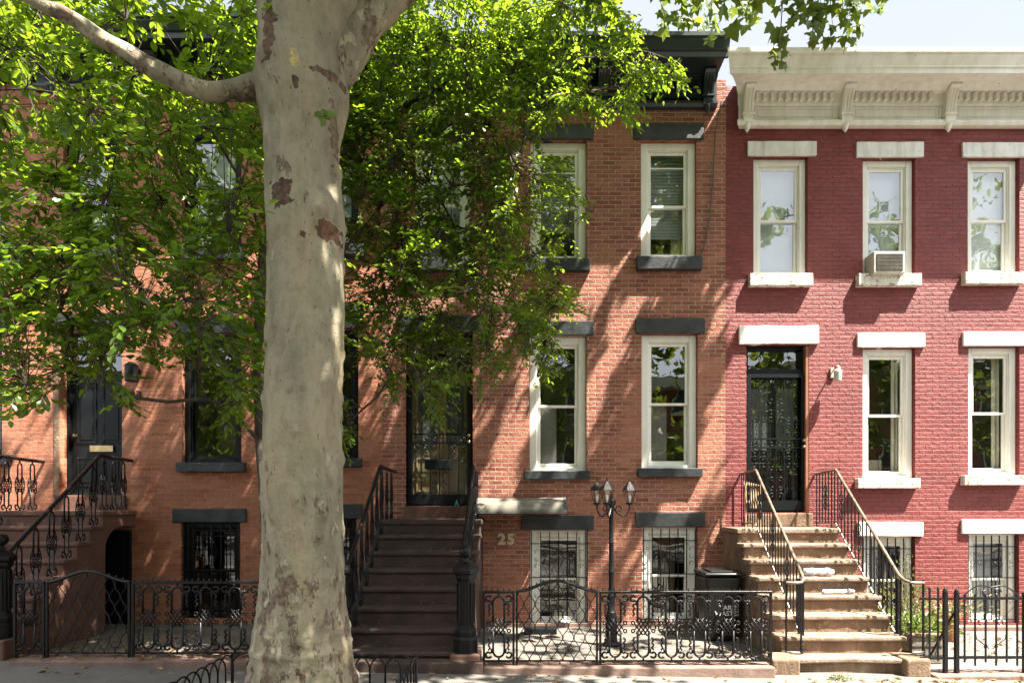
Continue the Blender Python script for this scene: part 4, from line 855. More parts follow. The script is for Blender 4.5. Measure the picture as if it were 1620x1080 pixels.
# ---------------------------------------------------------------- yard things
def lamp_post():
    x, y = XF(967, 8.67), 8.67-D
    t = thing('lamp_post', 'slim black garden lamp post with three lanterns in the yard of number 25', 'lamp post', (x, y, 0.035))
    MB().lathe((x, y, 0.035), [(0.12, 0), (0.12, 0.03), (0.085, 0.06), (0.085, 0.40), (0.065, 0.44), (0.07, 0.47), (0.05, 0.50), (0.05, 0.62), (0.06, 0.66), (0.048, 0.70), (0.036, 0.74), (0.034, 1.02), (0.042, 1.04), (0.034, 1.06), (0.032, 1.42), (0.040, 1.44), (0.032, 1.46), (0.030, 1.88), (0.045, 1.90), (0.04, 1.95), (0.065, 1.99), (0.065, 2.03), (0.03, 2.06), (0.012, 2.12)], 14).build('post', 'iron', t, smooth=True)
    for a in (8, 132, 250):
        c, s = math.cos(R(a)), math.sin(R(a)); m = MB()
        def q(r, z): return (x+r*c, y+r*s, 0.035+z)
        m.tube([q(0.03, 1.92), q(0.09, 1.85), q(0.16, 1.80), q(0.22, 1.82), q(0.26, 1.90), q(0.265, 1.96)], 0.012, 6)
        m.tube([q(0.05, 1.88), q(0.08, 1.94), q(0.13, 1.95), q(0.15, 1.90), q(0.12, 1.87), q(0.10, 1.90)], 0.008, 5)
        arm = m.build('arm', 'iron', t, smooth=True)
        lx, ly, lz = q(0.265, 1.96); m = MB()
        m.lathe((lx, ly, lz), [(0.02, 0), (0.045, 0.02), (0.05, 0.035), (0.052, 0.04)], 6)
        m.lathe((lx, ly, lz), [(0.085, 0.215), (0.11, 0.21), (0.07, 0.27), (0.03, 0.31), (0.012, 0.33), (0.016, 0.345), (0.004, 0.39)], 6)
        for k in range(6):
            b = R(60*k); m.bar((lx+0.046*math.cos(b), ly+0.046*math.sin(b), lz+0.035), (lx+0.09*math.cos(b), ly+0.09*math.sin(b), lz+0.215), 0.008)
        lt = m.build('lantern', 'iron', t)
        MB().lathe((lx, ly, lz), [(0.043, 0.04), (0.083, 0.21)], 6).build('lantern_glass', 'clear', lt)
        MB().lathe((lx, ly, lz), [(0.010, 0.04), (0.014, 0.08), (0.022, 0.11), (0.016, 0.14), (0.004, 0.155)], 8).build('bulb', 'white', lt, smooth='full')
lamp_post()

def bin_():
    x0, x1 = XF(1117, 8.85), XF(1174, 8.85); y0, y1 = 8.85-D, 9.42-D; zb, zt = 0.037, 0.98
    t = thing('trash_bin', 'black lidded yard waste bin standing between the brick wall and the tan stoop', 'trash bin', ((x0+x1)/2, (y0+y1)/2, zb))
    m = MB(); i = 0.05
    m.add([(x0+i, y0+i, zb), (x1-i, y0+i, zb), (x1-i, y1-i, zb), (x0+i, y1-i, zb), (x0, y0, zt), (x1, y0, zt), (x1, y1, zt), (x0, y1, zt)], [(0, 3, 2, 1), (4, 5, 6, 7), (0, 1, 5, 4), (1, 2, 6, 5), (2, 3, 7, 6), (3, 0, 4, 7)]); m.build('body', 'plastic_black', t, bevel=0.05, seg=4, smooth=True)
    m = MB(); m.box(x0-0.03, x1+0.03, y0-0.04, y1+0.02, zt+0.002, zt+0.05); l = m.build('lid', 'plastic_black', t, bevel=0.022, seg=4, smooth=True)
    MB().box(x0+0.08, x1-0.08, y0+0.05, y1-0.1, zt+0.051, zt+0.072).build('lid_rib', 'plastic_black', l, bevel=0.012, seg=2)
    MB().tube([(x0+0.05, y1+0.05, zt), (x1-0.05, y1+0.05, zt)], 0.018, 8).build('handle', 'plastic_black', t)
    for s, z in (('YARD', 0.50), ('WASTE', 0.415)):
        cu = bpy.data.curves.new('lettering', 'FONT'); cu.body = s; cu.size = 0.095; cu.extrude = 0.002; cu.offset = 0.002; cu.align_x = 'RIGHT'
        q = bpy.data.objects.new('tmp', cu); C.objects.link(q); bpy.context.view_layer.update(); me = bpy.data.meshes.new_from_object(q.evaluated_get(bpy.context.evaluated_depsgraph_get())); bpy.data.objects.remove(q)
        tilt = math.atan2(0.05, zt-zb)
        me.transform(Matrix.Rotation(R(90)-(-tilt), 4, 'X')); me.transform(Matrix.Translation(Vector((x1-0.07, y0+0.05*(1-(z-zb)/(zt-zb))-0.004, z))-WO[t.name])); me.materials.clear(); me.materials.append(M['text_white'])
        o = bpy.data.objects.new('lettering', me); C.objects.link(o); o.parent = t
bin_()

# awning over the yard entry of 25
t = thing('door_awning', 'small milky plastic awning on dark brackets beside the stoop at number 25', 'awning', (XF(830), 0, 1.95))
xa, xb = XF(757), XF(893)
n = 8; prf = [(-0.02, 2.115), (-0.16, 2.115), (-0.30, 2.10), (-0.41, 2.06), (-0.48, 1.99), (-0.505, 1.89)]
m = MB(); vs = [(x, y, z) for x in (xa, xb) for y, z in prf]+[(x, y+0.004, z-0.008) for x in (xa, xb) for y, z in prf]; k = len(prf)
m.add(vs, [(i, i+1, k+i+1, k+i) for i in range(k-1)]+[(2*k+i, 3*k+i, 3*k+i+1, 2*k+i+1) for i in range(k-1)]+[(0, k, 3*k, 2*k), (k-1, 3*k-1, 4*k-1, 2*k-1)])
m.build('sheet', 'polycarb', t, smooth='full')
for x in (xa+0.01, XF(822, 9.6), xb-0.015):
    m = MB(); m.extrude_x([(y-0.008, z+0.006) for y, z in prf]+[(y, z-0.035) for y, z in reversed(prf)], x-0.018, x+0.018); m.extrude_x([(-0.003, 2.08), (-0.48, 1.90), (-0.48, 1.88), (-0.003, 1.90)], x-0.010, x+0.010); m.build('bracket', 'grille', t)
MB().box(xa, xb, -0.52, -0.495, 1.868, 1.892).build('front_rail', 'grille', t)
MB().box(xa, xb, -0.03, -0.003, 2.075, 2.125).build('wall_rail', 'grille', t)

# wall lantern on the red house
t = thing('wall_lamp', 'small cream jar shaped lamp fixed to the red brick beside the gated door', 'wall lamp', (XF(1327), 0, ZF(602)))
x, z = XF(1326, 9.8), ZF(602, 9.8)
MB().box(x-0.035, x+0.035, -0.03, -0.001, z+0.08, z+0.24).build('back_plate', 'ac_body', t, bevel=0.006)
MB().lathe((x+0.01, -0.17, z), [(0.03, 0), (0.055, 0.01), (0.06, 0.13), (0.062, 0.15), (0.055, 0.17), (0.035, 0.19), (0.03, 0.24), (0.01, 0.25)], 14).build('shade', 'ac_body', t, smooth=True)
MB().tube([(x, -0.02, z+0.18), (x+0.004, -0.10, z+0.24), (x+0.01, -0.17, z+0.235)], 0.012, 6).build('arm', 'brass', t)
t = thing('wall_lamp', 'black cylinder wall lamp above the number 23', 'wall lamp', (XF(207), 0, ZF(602)))
x, z = XF(204, 9.8), ZF(602, 9.8)
MB().lathe((x, -0.14, z), [(0.085, 0), (0.095, 0.01), (0.095, 0.26), (0.05, 0.30), (0.01, 0.31)], 16).build('shade', 'black_wood', t, smooth=True)
MB().box(x-0.05, x+0.05, -0.06, -0.001, z+0.06, z+0.22).build('back_plate', 'black_wood', t)

# air conditioner
t = thing('air_conditioner', 'cream window air conditioner in the middle upper window of the red house', 'air conditioner', (XF(1405), -0.1, ZF(434)))
x0, x1, z0, z1 = XF(1383, 9.8), XF(1433, 9.8), ZF(434, 9.8), ZF(397, 9.8)
MB().box(x0, x1, -0.19, 0.24, z0+0.02, z1).build('case', 'ac_body', t, bevel=0.012)
m = MB(); m.box(x0+0.04, x1-0.04, -0.196, -0.188, z0+0.06, z1-0.04); g_ = m.build('grille', 'grille', t)
m = MB()
for i in range(12): zz = z0+0.075+i*(z1-z0-0.13)/11; m.box(x0+0.045, x1-0.045, -0.202, -0.196, zz, zz+0.006)
m.build('louvre', 'planter', g_)

# mailbox on the gate of 25, and the leash
m = MB(); m.box(XF(672, 10.0), XF(713, 10.0), 0.0-0.035, 0.047, ZF(742), ZF(727)); mbx = m.build('mailbox', 'black_wood', bevel=0.012); tag(recentre(mbx), 'small black metal mailbox hung on the scrollwork gate above the dark stoop', 'mailbox')
m = MB(); x, z = XF(722, 9.95), ZF(801, 9.95)
m.tube([(x, 0.03, z+0.10)]+[(x+0.028*math.sin(a), -0.03, z-0.01-0.06*math.cos(a)-0.0+0.03*(1 if abs(math.cos(a)) > 0.9 and math.cos(a) < 0 else 0)) for a in [math.pi+2*math.pi*k/12 for k in range(13)]]+[(x+0.004, 0.03, z+0.10)], 0.008, 5)
lo_ = m.build('leash', 'blue', smooth='full'); tag(recentre(lo_), 'light blue looped leash hanging at the bottom of the gated door above the dark stoop', 'leash')

# newspapers
def newspaper(p, ln, r, rz, label, seed):
    rr = random.Random(seed); m = MB(); n = 16; pts = []; rs = []
    for i in range(n+1):
        t = i/n; pts.append((-ln/2+ln*t, rr.uniform(-0.004, 0.004), r*0.8+rr.uniform(-0.003, 0.003)))
        rs.append(r*(0.35 if i in (0,) else 0.75 if t > 0.92 else 1.0)*rr.uniform(0.86, 1.08))
    m.tube(pts, rs, 9); o = m.build('newspaper', 'paper', smooth='full'); o.location = p; o.rotation_euler = (0, 0, R(rz)); o.scale = (1, 1, 0.8)
    tag(o, label, 'newspaper', 'newspapers on the sunny steps')
newspaper((XF(1293, 8.62), 8.60-D, zsR[3]+0.005), 0.40, 0.075, -4, 'thick bagged newspaper on the upper step of the tan stoop', 1)
newspaper((XF(1324, 8.35), 8.33-D, zsR[4]+0.004), 0.46, 0.042, 6, 'thin bagged newspaper lying one step lower on the tan stoop', 2)

# slatted wooden rack on the landing
t = thing('slatted_rack', 'pale slatted wooden rack leaning behind the left railing of the tan stoop', 'rack', (XF(1190, 9.7), -0.35, zsR[0]))
xb_, yb_ = XF(1181, 9.7), -0.3
for i in range(6):
    MB().bar((xb_+0.02+i*0.042, yb_, zsR[0]+0.30), (xb_-0.02+i*0.038, yb_+0.05, zsR[0]+0.72-i*0.008), 0.026, 0.012).build('slat', 'slat_wood', t)
for z in (0.34, 0.66): MB().bar((xb_-0.01, yb_+0.03, zsR[0]+z), (xb_+0.24, yb_+0.03, zsR[0]+z), 0.02).build('cross_bar', 'slat_wood', t)
for sx in (0.0, 0.22): MB().bar((xb_+sx, yb_+0.03, zsR[0]+0.001), (xb_+sx, yb_+0.03, zsR[0]+0.68), 0.022).build('leg', 'slat_wood', t)

m = MB(); x_, z_ = XF(1042, 9.7), 0.036
m.tube([(x_, -0.30, z_), (x_, -0.30, z_+0.22)], 0.012, 8); m.tube([(x_-0.05, -0.30, z_+0.08), (x_+0.03, -0.30, z_+0.08)], 0.014, 8); m.tube([(x_-0.05, -0.30, z_+0.08), (x_-0.05, -0.30, z_+0.02)], 0.014, 8)
tag(recentre(m.build('yard_tap', 'iron', smooth=True)), 'small dark standpipe tap on the yard floor below the right barred window of number 25', 'tap')
# black mat / tray by the basement window of 25
o = MB().box(XF(829, 9.4), XF(881, 9.4), -0.62, -0.42, 0.036, 0.13).build('storage_tray', 'plastic_black', bevel=0.01); tag(recentre(o), 'low flat black tray on the yard floor under the barred window of number 25', 'tray')

# ---------------------------------------------------------------- foliage helpers
def leaf_quad(vs, fs, p, d, nrm, ln, wd, fold=0.25):
    s = d.cross(nrm).normalized(); up = s.cross(d).normalized(); o = len(vs)
    vs += [p, p+d*ln*0.38+s*wd*0.5+up*wd*fold, p+d*ln*0.72+s*wd*0.40+up*wd*fold*0.8, p+d*ln, p+d*ln*0.72-s*wd*0.40+up*wd*fold*0.8, p+d*ln*0.38-s*wd*0.5+up*wd*fold, p+d*ln*0.55-up*wd*0.05]
    fs += [(o, o+1, o+6), (o+1, o+2, o+6), (o+2, o+3, o+6), (o+3, o+4, o+6), (o+4, o+5, o+6), (o+5, o, o+6)]
PLANE = [(0, 0), (0.12, 0.06), (0.42, -0.02), (0.34, 0.22), (0.52, 0.48), (0.26, 0.50), (0.20, 0.70), (0, 1.0)]
PLANE = PLANE+[(-x, y) for x, y in reversed(PLANE[1:-1])]
def leaf_plane(vs, fs, p, d, nrm, ln, bend=0.15):
    s = d.cross(nrm).normalized(); up = s.cross(d).normalized(); o = len(vs)
    vs.append(p+d*ln*0.35)
    for x, y in PLANE: vs.append(p+d*ln*y+s*ln*x+up*ln*(-bend*(x*x*2+(y-0.4)**2)))
    n = len(PLANE); fs += [(o, o+1+i, o+1+(i+1) % n) for i in range(n)]
def rv(rr): 
    while True:
        v = Vector((rr.uniform(-1, 1), rr.uniform(-1, 1), rr.uniform(-1, 1)))
        if 0.05 < v.length < 1: return v.normalized()
def skeleton(rr, roots, targets, step=0.45, wander=0.12, droop=0.0):
    """roots: list of node positions with parent index; targets attach to the nearest node. returns nodes, parents, tip index per target"""
    nodes = [Vector(p) for p, _ in roots]; par = [q for _, q in roots]; base = nodes[0]; tips = []
    order = sorted(range(len(targets)), key=lambda i: (targets[i]-base).length)
    tip_of = {}
    for i in order:
        t = targets[i]; best = min(range(len(nodes)), key=lambda k: (nodes[k]-t).length+0.10*(nodes[k]-base).length*0)
        a = nodes[best]; L_ = (t-a).length; n = max(1, int(L_/step)); prev = best
        for k in range(1, n+1):
            f_ = k/n; p = a.lerp(t, f_)+(rv(rr)*wander*min(1, L_) if k < n else Vector())+Vector((0, 0, droop*math.sin(math.pi*f_)*L_))
            nodes.append(p); par.append(prev); prev = len(nodes)-1
        tip_of[i] = prev
    return nodes, par, tip_of
def branch_mesh(nodes, par, rmin, rpow=0.45, rmax=1.0, skip=0, n=5):
    ch = [0]*len(nodes)
    for i in range(len(nodes)-1, 0, -1):
        ch[i] = max(ch[i], 1)
        if par[i] is not None and par[i] >= 0: ch[par[i]] += ch[i]
    m = MB()
    for i in range(1, len(nodes)):
        if i < skip or par[i] is None or par[i] < 0: continue
        r1 = min(rmax, rmin*ch[i]**rpow); r0 = min(rmax, rmin*max(ch[i], min(ch[par[i]], ch[i]*2.0))**rpow)
        m.tube([nodes[par[i]], nodes[i]], [r0, r1], n, False)
    return m

def in_poly(x, y, poly):
    c = False; n = len(poly); j = n-1
    for i in range(n):
        xi, yi = poly[i]; xj, yj = poly[j]
        if (yi > y) != (yj > y) and x < (xj-xi)*(y-yi)/(yj-yi)+xi: c = not c
        j = i
    return c
def proj(p): Y = p.y+D; return CX+p.x*F/Y, HY-(p.z-CH)*F/Y

# ---------------------------------------------------------------- small leafy tree between the trunk and the houses
rr = random.Random(11)
PL = [(-120, -20), (60, -60), (240, -30), (420, -30), (440, 300), (430, 560), (400, 615), (372, 700), (335, 605), (300, 560), (250, 575), (215, 560), (200, 650), (165, 600), (110, 590), (80, 620), (60, 640), (0, 655), (-120, 640)]
PR = [(420, -40), (560, -20), (950, -20), (1010, 40), (990, 95), (1080, 105), (1088, 130), (1010, 130), (1000, 190), (950, 190), (905, 165), (850, 200), (868, 260), (905, 290), (945, 335), (905, 350), (925, 400), (880, 430), (922, 480), (868, 500), (885, 545), (870, 605), (838, 560), (790, 575), (785, 620), (750, 600), (712, 600), (700, 690), (676, 640), (640, 600), (610, 640), (590, 590), (560, 560), (556, 700), (535, 725), (520, 560), (430, 560)]
GAPS = [(262, 12, 42, 22), (262, 75, 84, 48), (42, 142, 66, 36), (345, 262, 20, 22), (690, 22, 20, 12), (905, 55, 60, 14), (960, 120, 40, 35), (20, 350, 12, 30), (730, 330, 22, 40), (690, 420, 25, 16), (240, 470, 22, 12), (510, 300, 8, 40)]
def dens(px, py):
    for gx, gy, ga, gb in GAPS:
        if ((px-gx)/ga)**2+((py-gy)/gb)**2 < 1: return 0.05
    v = mnoise.noise(Vector((px/75, py/60, 3.1)))*0.5+mnoise.noise(Vector((px/28, py/24, 9.1)))*0.42
    d = 0.56+v*1.35
    if py > 420: d -= (py-420)/420*0.55
    if px > 815 and 185 < py < 470: d -= 0.38
    if px < 430 and 330 < py < 560: d += 0.1
    if 440 < px < 560 and py > 300: d -= 0.25
    return max(0.03, min(1, d))
sprays = []
def sample(poly, n, yf, llen):
    xs = [p[0] for p in poly]; ys = [p[1] for p in poly]; k = 0
    while k < n:
        px, py = rr.uniform(min(xs), max(xs)), rr.uniform(min(ys), max(ys))
        if not in_poly(px, py, poly) or rr.random() > dens(px, py): continue
        Y = yf(px, py); sprays.append((P(px, py, Y), llen(px, py, Y), px, py)); k += 1
sample(PL, 1900, lambda x, y: rr.triangular(5.1, 8.9, 6.4), lambda x, y, Y: rr.uniform(0.085, 0.125))
sample(PR, 4600, lambda x, y: rr.triangular(6.9, 9.15, 8.0) if y > 40 or x < 900 else rr.uniform(7.5, 8.8), lambda x, y, Y: rr.uniform(0.060, 0.090))
base = Vector((XF(428, 6.95), 6.95-D, 0.06))
tp = [base, P(424, 860, 6.95), P(412, 700, 6.95), P(407, 560, 6.98), P(413, 450, 7.05), P(416, 380, 7.1)]
roots = [(tp[0], -1)]+[(tp[i], i-1) for i in range(1, len(tp))]
def addroot(pts, start):
    prev = start
    for p in pts: roots.append((p, prev)); prev = len(roots)-1
    return prev
addroot([P(350, 420, 6.9), P(270, 380, 6.7), P(180, 330, 6.5), P(90, 280, 6.3)], 4)
addroot([P(440, 320, 7.2), P(500, 270, 7.4), P(560, 230, 7.7), P(640, 170, 8.0), P(740, 110, 8.1), P(850, 90, 8.2)], 5)
addroot([P(470, 440, 7.3), P(540, 400, 7.6), P(600, 330, 7.8), P(640, 240, 7.9), P(690, 200, 8.0)], 4)
addroot([P(600, 420, 7.9), P(680, 390, 8.1), P(770, 350, 8.2)], 17)
addroot([P(390, 300, 7.0), P(330, 200, 6.8), P(250, 130, 6.6)], 5)
clus = [s[0]+Vector((rr.uniform(-.1, .1), rr.uniform(-.1, .1), rr.uniform(-.05, .15))) for s in rr.sample(sprays, 330)]
nodes, par, _ = skeleton(rr, roots, clus, 0.28, 0.07, 0.04)
vs, fs = [], []; tw = MB()
import bisect
for (p, ll, px, py) in sprays:
    k = min(range(0, len(nodes)), key=lambda i: (nodes[i]-p).length_squared); b0 = nodes[k]; dv = p-b0
    dist = dv.length
    out = (Vector((dv.x, dv.y, dv.z*0.4))+rv(rr)*0.35*max(dist, 0.2)); out = out.normalized() if out.length > 0.01 else rv(rr)
    out.z -= 0.25; out.normalize(); tl = rr.uniform(0.22, 0.42); e = p+out*tl*0.5+Vector((0, 0, -0.05)); s0 = p-out*tl*0.5
    if dist < 1.0: tw.tube([b0, b0.lerp(s0, 0.5)+rv(rr)*0.03, s0, p, e], [0.006, 0.005, 0.004, 0.003, 0.002], 3, False)
    nl = rr.randint(8, 12)
    for q in range(nl):
        t = q/(nl-1); c = s0.lerp(e, t); side = out.cross(Vector((0, 0, 1))); side = side.normalized() if side.length > 0.05 else Vector((1, 0, 0))
        d = out*(0.45+0.7*t)+side*(1 if q % 2 else -1)*rr.uniform(0.6, 1.1)*(1-t*0.6)+Vector((0, 0, rr.uniform(-0.65, 0.15))); d.normalize()
        nrm = Vector((rr.gauss(0, 0.45), rr.gauss(-0.25, 0.45), 1)).normalized()
        L1 = ll*rr.uniform(0.75, 1.15); leaf_quad(vs, fs, c+rv(rr)*0.02, d, nrm, L1, L1*rr.uniform(0.46, 0.62), rr.uniform(0.05, 0.35))
ST = thing('leafy_tree', 'small bright green leafy tree between the big trunk and the brick houses', 'tree', base)
m = MB(); m.v = [tuple(v) for v in vs]; m.f = fs; m.build('crown', 'leaf', ST)
bmh = branch_mesh(nodes, par, 0.0048, 0.46, 0.075, skip=0, n=6); bmh.v += []; bmh.build('branches', 'twig', ST, smooth='full'); tw.build('twigs', 'twig', ST)
m = MB(); m.tube(tp, [0.075, 0.062, 0.056, 0.052, 0.048, 0.042], 12); m.build('trunk', 'twig', ST, smooth='full')

# ---------------------------------------------------------------- plane tree
TB = Vector((XF(480, 5.6), 5.6-D, 0.0))
PT = thing('plane_tree', 'big plane tree with pale mottled bark standing in the hooped tree pit', 'tree', TB)
tab = [(-260, 425, 560), (-120, 415, 560), (-50, 410, 566), (0, 409, 578), (30, 411, 572), (60, 412, 562), (85, 411, 553), (100, 409, 549), (135, 404, 551), (165, 407, 550), (185, 413, 546), (215, 418, 539), (260, 421, 536), (310, 423, 540), (350, 424, 544), (380, 424, 543), (440, 424, 542), (540, 424, 541), (640, 420, 538), (760, 419, 538), (870, 417, 540), (940, 413, 545), (1000, 407, 553), (1050, 401, 558), (1090, 394, 566), (1120, 380, 580), (1150, 350, 612)]
def tinterp(py):
    for i in range(len(tab)-1):
        if tab[i][0] <= py <= tab[i+1][0]:
            a, b = tab[i], tab[i+1]; t = (py-a[0])/(b[0]-a[0]); t = t*t*(3-2*t)*0.5+t*0.5
            return a[1]+(b[1]-a[1])*t, a[2]+(b[2]-a[2])*t
    return tab[-1][1:] if py > 0 else tab[0][1:]
nth, nzv = 150, 420; vs = []
for i in range(nzv+1):
    py = 1150+(-260-1150)*i/nzv; l, r = tinterp(py)
    cx = XF((l+r)/2, 5.6); rad = (r-l)/2*5.6/F*0.985; z = ZF(py, 5.6)
    for k in range(nth):
        a = 2*math.pi*k/nth; c, s = math.cos(a), math.sin(a)
        q = Vector((c*1.3, s*1.3, z*0.9)); d = 0.034*mnoise.noise(q*1.2)+0.016*mnoise.noise(q*3.1)
        low = max(0, min(1, (2.0-z)/1.8))
        rg = mnoise.noise(Vector((c*2.2, s*2.2, z*9))); d += 0.010*mnoise.noise(Vector((c*2.8, s*2.8, z*5+9)))
        d += (0.004+0.016*low)*(1-abs(rg)*2)*0.8
        d += low*0.022*mnoise.fractal(Vector((c*4, s*4, z*7)), 1.0, 2.0, 5)
        d += 0.07*max(0, mnoise.noise(Vector((c*2.6+5, s*2.6, z*3.2)))-0.34)+0.10*max(0, mnoise.noise(Vector((c*5, s*5+3, z*5.5)))-0.42)
        d += 0.0035*mnoise.fractal(Vector((c*6, s*6, z*10)), 1.0, 2.0, 4)
        # the two collars and the knot seen on the trunk
        d += 0.030*math.exp(-((z-ZF(1035, 5.3))/0.035)**2)*(0.6+0.6*mnoise.noise(Vector((c*3, s*3, 1))))
        d += 0.020*math.exp(-((z-ZF(893, 5.3))/0.03)**2)*max(0, mnoise.noise(Vector((c*2.5, s*2.5, 4)))+0.3)
        kx = (cx+rad*c); d += 0.085*math.exp(-((kx-XF(507, 5.3))/0.09)**2-((z-ZF(325, 5.3))/0.14)**2)*(1 if s < 0 else 0)
        d += 0.045*math.exp(-((kx-XF(520, 5.3))/0.025)**2-((z-ZF(250, 5.3))/0.12)**2)*(1 if s < 0 else 0)
        rr_ = rad+d*(0.45+0.55*min(1, abs(s)*1.6)); vs.append((cx+rr_*c, 5.6-D+rr_*s*0.97, z))
m = MB(); m.add(vs, [(i*nth+k, i*nth+(k+1) % nth, (i+1)*nth+(k+1) % nth, (i+1)*nth+k) for i in range(nzv) for k in range(nth)]); m.build('trunk', 'bark', PT, smooth='full')
def limb(pts, rs, seed, n=20, sub=7, name='limb'):
    P_ = []; R_ = []
    for i in range(len(pts)-1):
        p0 = pts[max(i-1, 0)]; p1 = pts[i]; p2 = pts[i+1]; p3 = pts[min(i+2, len(pts)-1)]
        for k in range(sub):
            t = k/sub; P_.append(0.5*((2*p1)+(p2-p0)*t+(2*p0-5*p1+4*p2-p3)*t*t+(3*p1-p0-3*p2+p3)*t**3)); R_.append(rs[i]+(rs[i+1]-rs[i])*t)
    P_.append(pts[-1]); R_.append(rs[-1]); m = MB(); m.tube(P_, R_, n)
    m.v = [tuple(Vector(v)+Vector((mnoise.noise(Vector(v)*5+Vector((seed, 0, 0))), mnoise.noise(Vector(v)*5+Vector((0, seed, 0))), mnoise.noise(Vector(v)*5+Vector((0, 0, seed)))))*0.030) for v in m.v]
    m.build(name, 'bark_limb', PT, smooth='full')
limb([P(455, 132, 5.6), P(409, 136, 5.55), P(332, 145, 5.4), P(255, 118, 5.3), P(196, 80, 5.15), P(148, 53, 5.05), P(104, 24, 4.95), P(50, 2, 4.85), P(-30, -30, 4.7)], [0.12, 0.098, 0.078, 0.074, 0.070, 0.060, 0.052, 0.045, 0.035], 1)
limb([P(500, 150, 5.6), P(535, 95, 5.62), P(572, 45, 5.65), P(608, 6, 5.7), P(665, -40, 5.8), P(760, -110, 6.2), P(900, -190, 6.8)], [0.20, 0.20, 0.175, 0.145, 0.13, 0.11, 0.07], 2)
UP = [P(485, -230, 5.6), P(480, -420, 5.5), P(500, -650, 5.4), P(540, -900, 5.2)]
limb([P(490, -150, 5.6)]+UP, [0.30, 0.38, 0.30, 0.22, 0.12], 3)
# canopy: clumps of big lobed leaves overhead; where a clump's shade would land decides how many grow there
rr = random.Random(23)
VIS = [[(540, -5), (600, 22), (700, 34), (1000, 45), (1010, 0)], [(1010, 0), (1035, 48), (1100, 50), (1158, 46), (1162, 15), (1195, 30), (1195, 0)], [(0, -5), (0, 40), (120, 30), (240, 12), (330, 18), (405, 10), (405, -5)]]
def ok_view(p, pad=0.30):
    Y = p.y+D
    if Y < 0.6: return True
    px, py = proj(p); e = pad*F/Y
    if py+e < 0 or px < -e-5 or px > 1620+e+5: return True
    return any(in_poly(px, py+e*0.55, v) for v in VIS)
def want(p):
    if p.z < 6.3: return 0
    t = -p.y/0.25; zw = p.z-t
    if zw > 0:
        xw = p.x-0.5*t
        if xw > 3.05: 
            return 0.06 if (zw > 7.9 and xw < 4.6) else 0.0
        if zw > 8.6: return 0.15
        for (yc_, xa_, xb_, za_, zb_, f_) in ((-1.8, -2.2, 1.4, 3.8, 7.8, 0.10), (-3.4, -6.2, -2.6, 4.2, 7.2, 0.25)):
            if p.y < yc_:
                tt = (yc_-p.y)/0.25; xx, zz = p.x-0.5*tt, p.z-tt
                if xa_ < xx < xb_ and za_ < zz < zb_: return f_*0.5
        if xw < -3.2: return 0.50
        if xw < -0.8: return 0.80 if zw < 3.4 else 0.40
        if zw > 5.9: return 0.25
        if xw < 1.4: return 0.85
        return 0.80 if xw < 2.7 else 0.4
    t = p.z/1.0; xg = p.x-0.5*t; yg = p.y+0.25*t
    if xg > 2.6: return 0.05 if yg > -3.4 else 0.20
    if yg > -2.7: return 0.85 if xg < -0.6 else 0.40
    if yg > -6: return 0.92 if xg < 0.2 else 0.60
    return 0.5
cl = []; tries = 0
while len(cl) < 600 and tries < 60000:
    tries += 1
    p = Vector((rr.uniform(-9, 6.5), rr.uniform(-9.5, -0.6), rr.uniform(7.6, 12.8)))
    wv = want(p)*(0.6+0.9*mnoise.noise(p*0.9)+0.3)
    if rr.random() > wv or not ok_view(p): continue
    cl.append(p)
# shade over the trunk, the dark stoop and the left sidewalk: limbs reach over them along the sun's way
S_ = Vector((0.5, -0.25, 1.0)); tries = 0; n0 = len(cl)
while len(cl) < n0+130 and tries < 20000:
    tries += 1; r_ = rr.random()
    if r_ < 0.34: q = Vector((-2.06+rr.uniform(-0.4, 0.5), -4.8, rr.uniform(1.2, 6.6)))
    elif r_ < 0.72: q = Vector((rr.uniform(-2.3, -0.8), rr.uniform(-2.8, -0.8), 0.8))
    elif r_ < 1.88: q = Vector((rr.uniform(-6.2, 0.4), rr.uniform(-3.3, -2.0), 0.1))
    else: q = Vector((rr.uniform(-7.5, -3.2), -0.1, rr.uniform(0.3, 4.5)))
    p = q+S_*rr.uniform(2.5, 11)
    if p.z < 7.3 or p.z > 12.8 or not ok_view(p): continue
    if want(p) < 0.12 and -p.y/0.25 < p.z: continue
    cl.append(p)
# drooping sprays whose shade falls on the centre front in long strips
tries = 0; n0 = len(cl)
while len(cl) < n0+105 and tries < 30000:
    tries += 1; q = Vector((rr.uniform(-1.3, 2.85), -0.02, rr.uniform(0.2, 5.6))); u_ = q.x-0.5*q.z
    if mnoise.noise(Vector((u_*2.1, 1.7, q.z*0.12)))+0.35*mnoise.noise(Vector((u_*6.0, 5.2, q.z*0.25))) < 0.06: continue
    p = q+S_*rr.uniform(4.6, 9.0)
    if p.z < 7.2 or p.z > 12.5 or not ok_view(p, 0.2): continue
    cl.append(p)
hang = []
for (px, py, Y) in ((1062, 12, 7.6), (1085, 28, 7.6), (1110, 18, 7.6), (1128, 34, 7.6), (1148, 30, 7.6), (1050, 34, 7.6), (1176, 10, 7.5), (1184, 20, 7.5), (1096, 2, 7.6),
                    (1250, 8, 7.2), (1243, 15, 7.2), (1262, 30, 7.2), (1236, 50, 7.2), (1234, 60, 7.2), (1230, 95, 7.2), (1238, 103, 7.2), (1275, 5, 7.2), (1290, 15, 7.3), (1288, 34, 7.3), (1285, 56, 7.3), (1305, 8, 7.3), (1317, 3, 7.3), (1335, 15, 7.3), (1338, 30, 7.3), (1350, 38, 7.3), (1318, 52, 7.3), (1340, 66, 7.3), (1356, 2, 7.2), (1385, 8, 7.2), (1268, 36, 7.2), (1300, 28, 7.3)):
    hang.append(P(px, py-8, Y))
roots = [(UP[0], -1)]
for p in UP[1:]: roots.append((p, len(roots)-1))
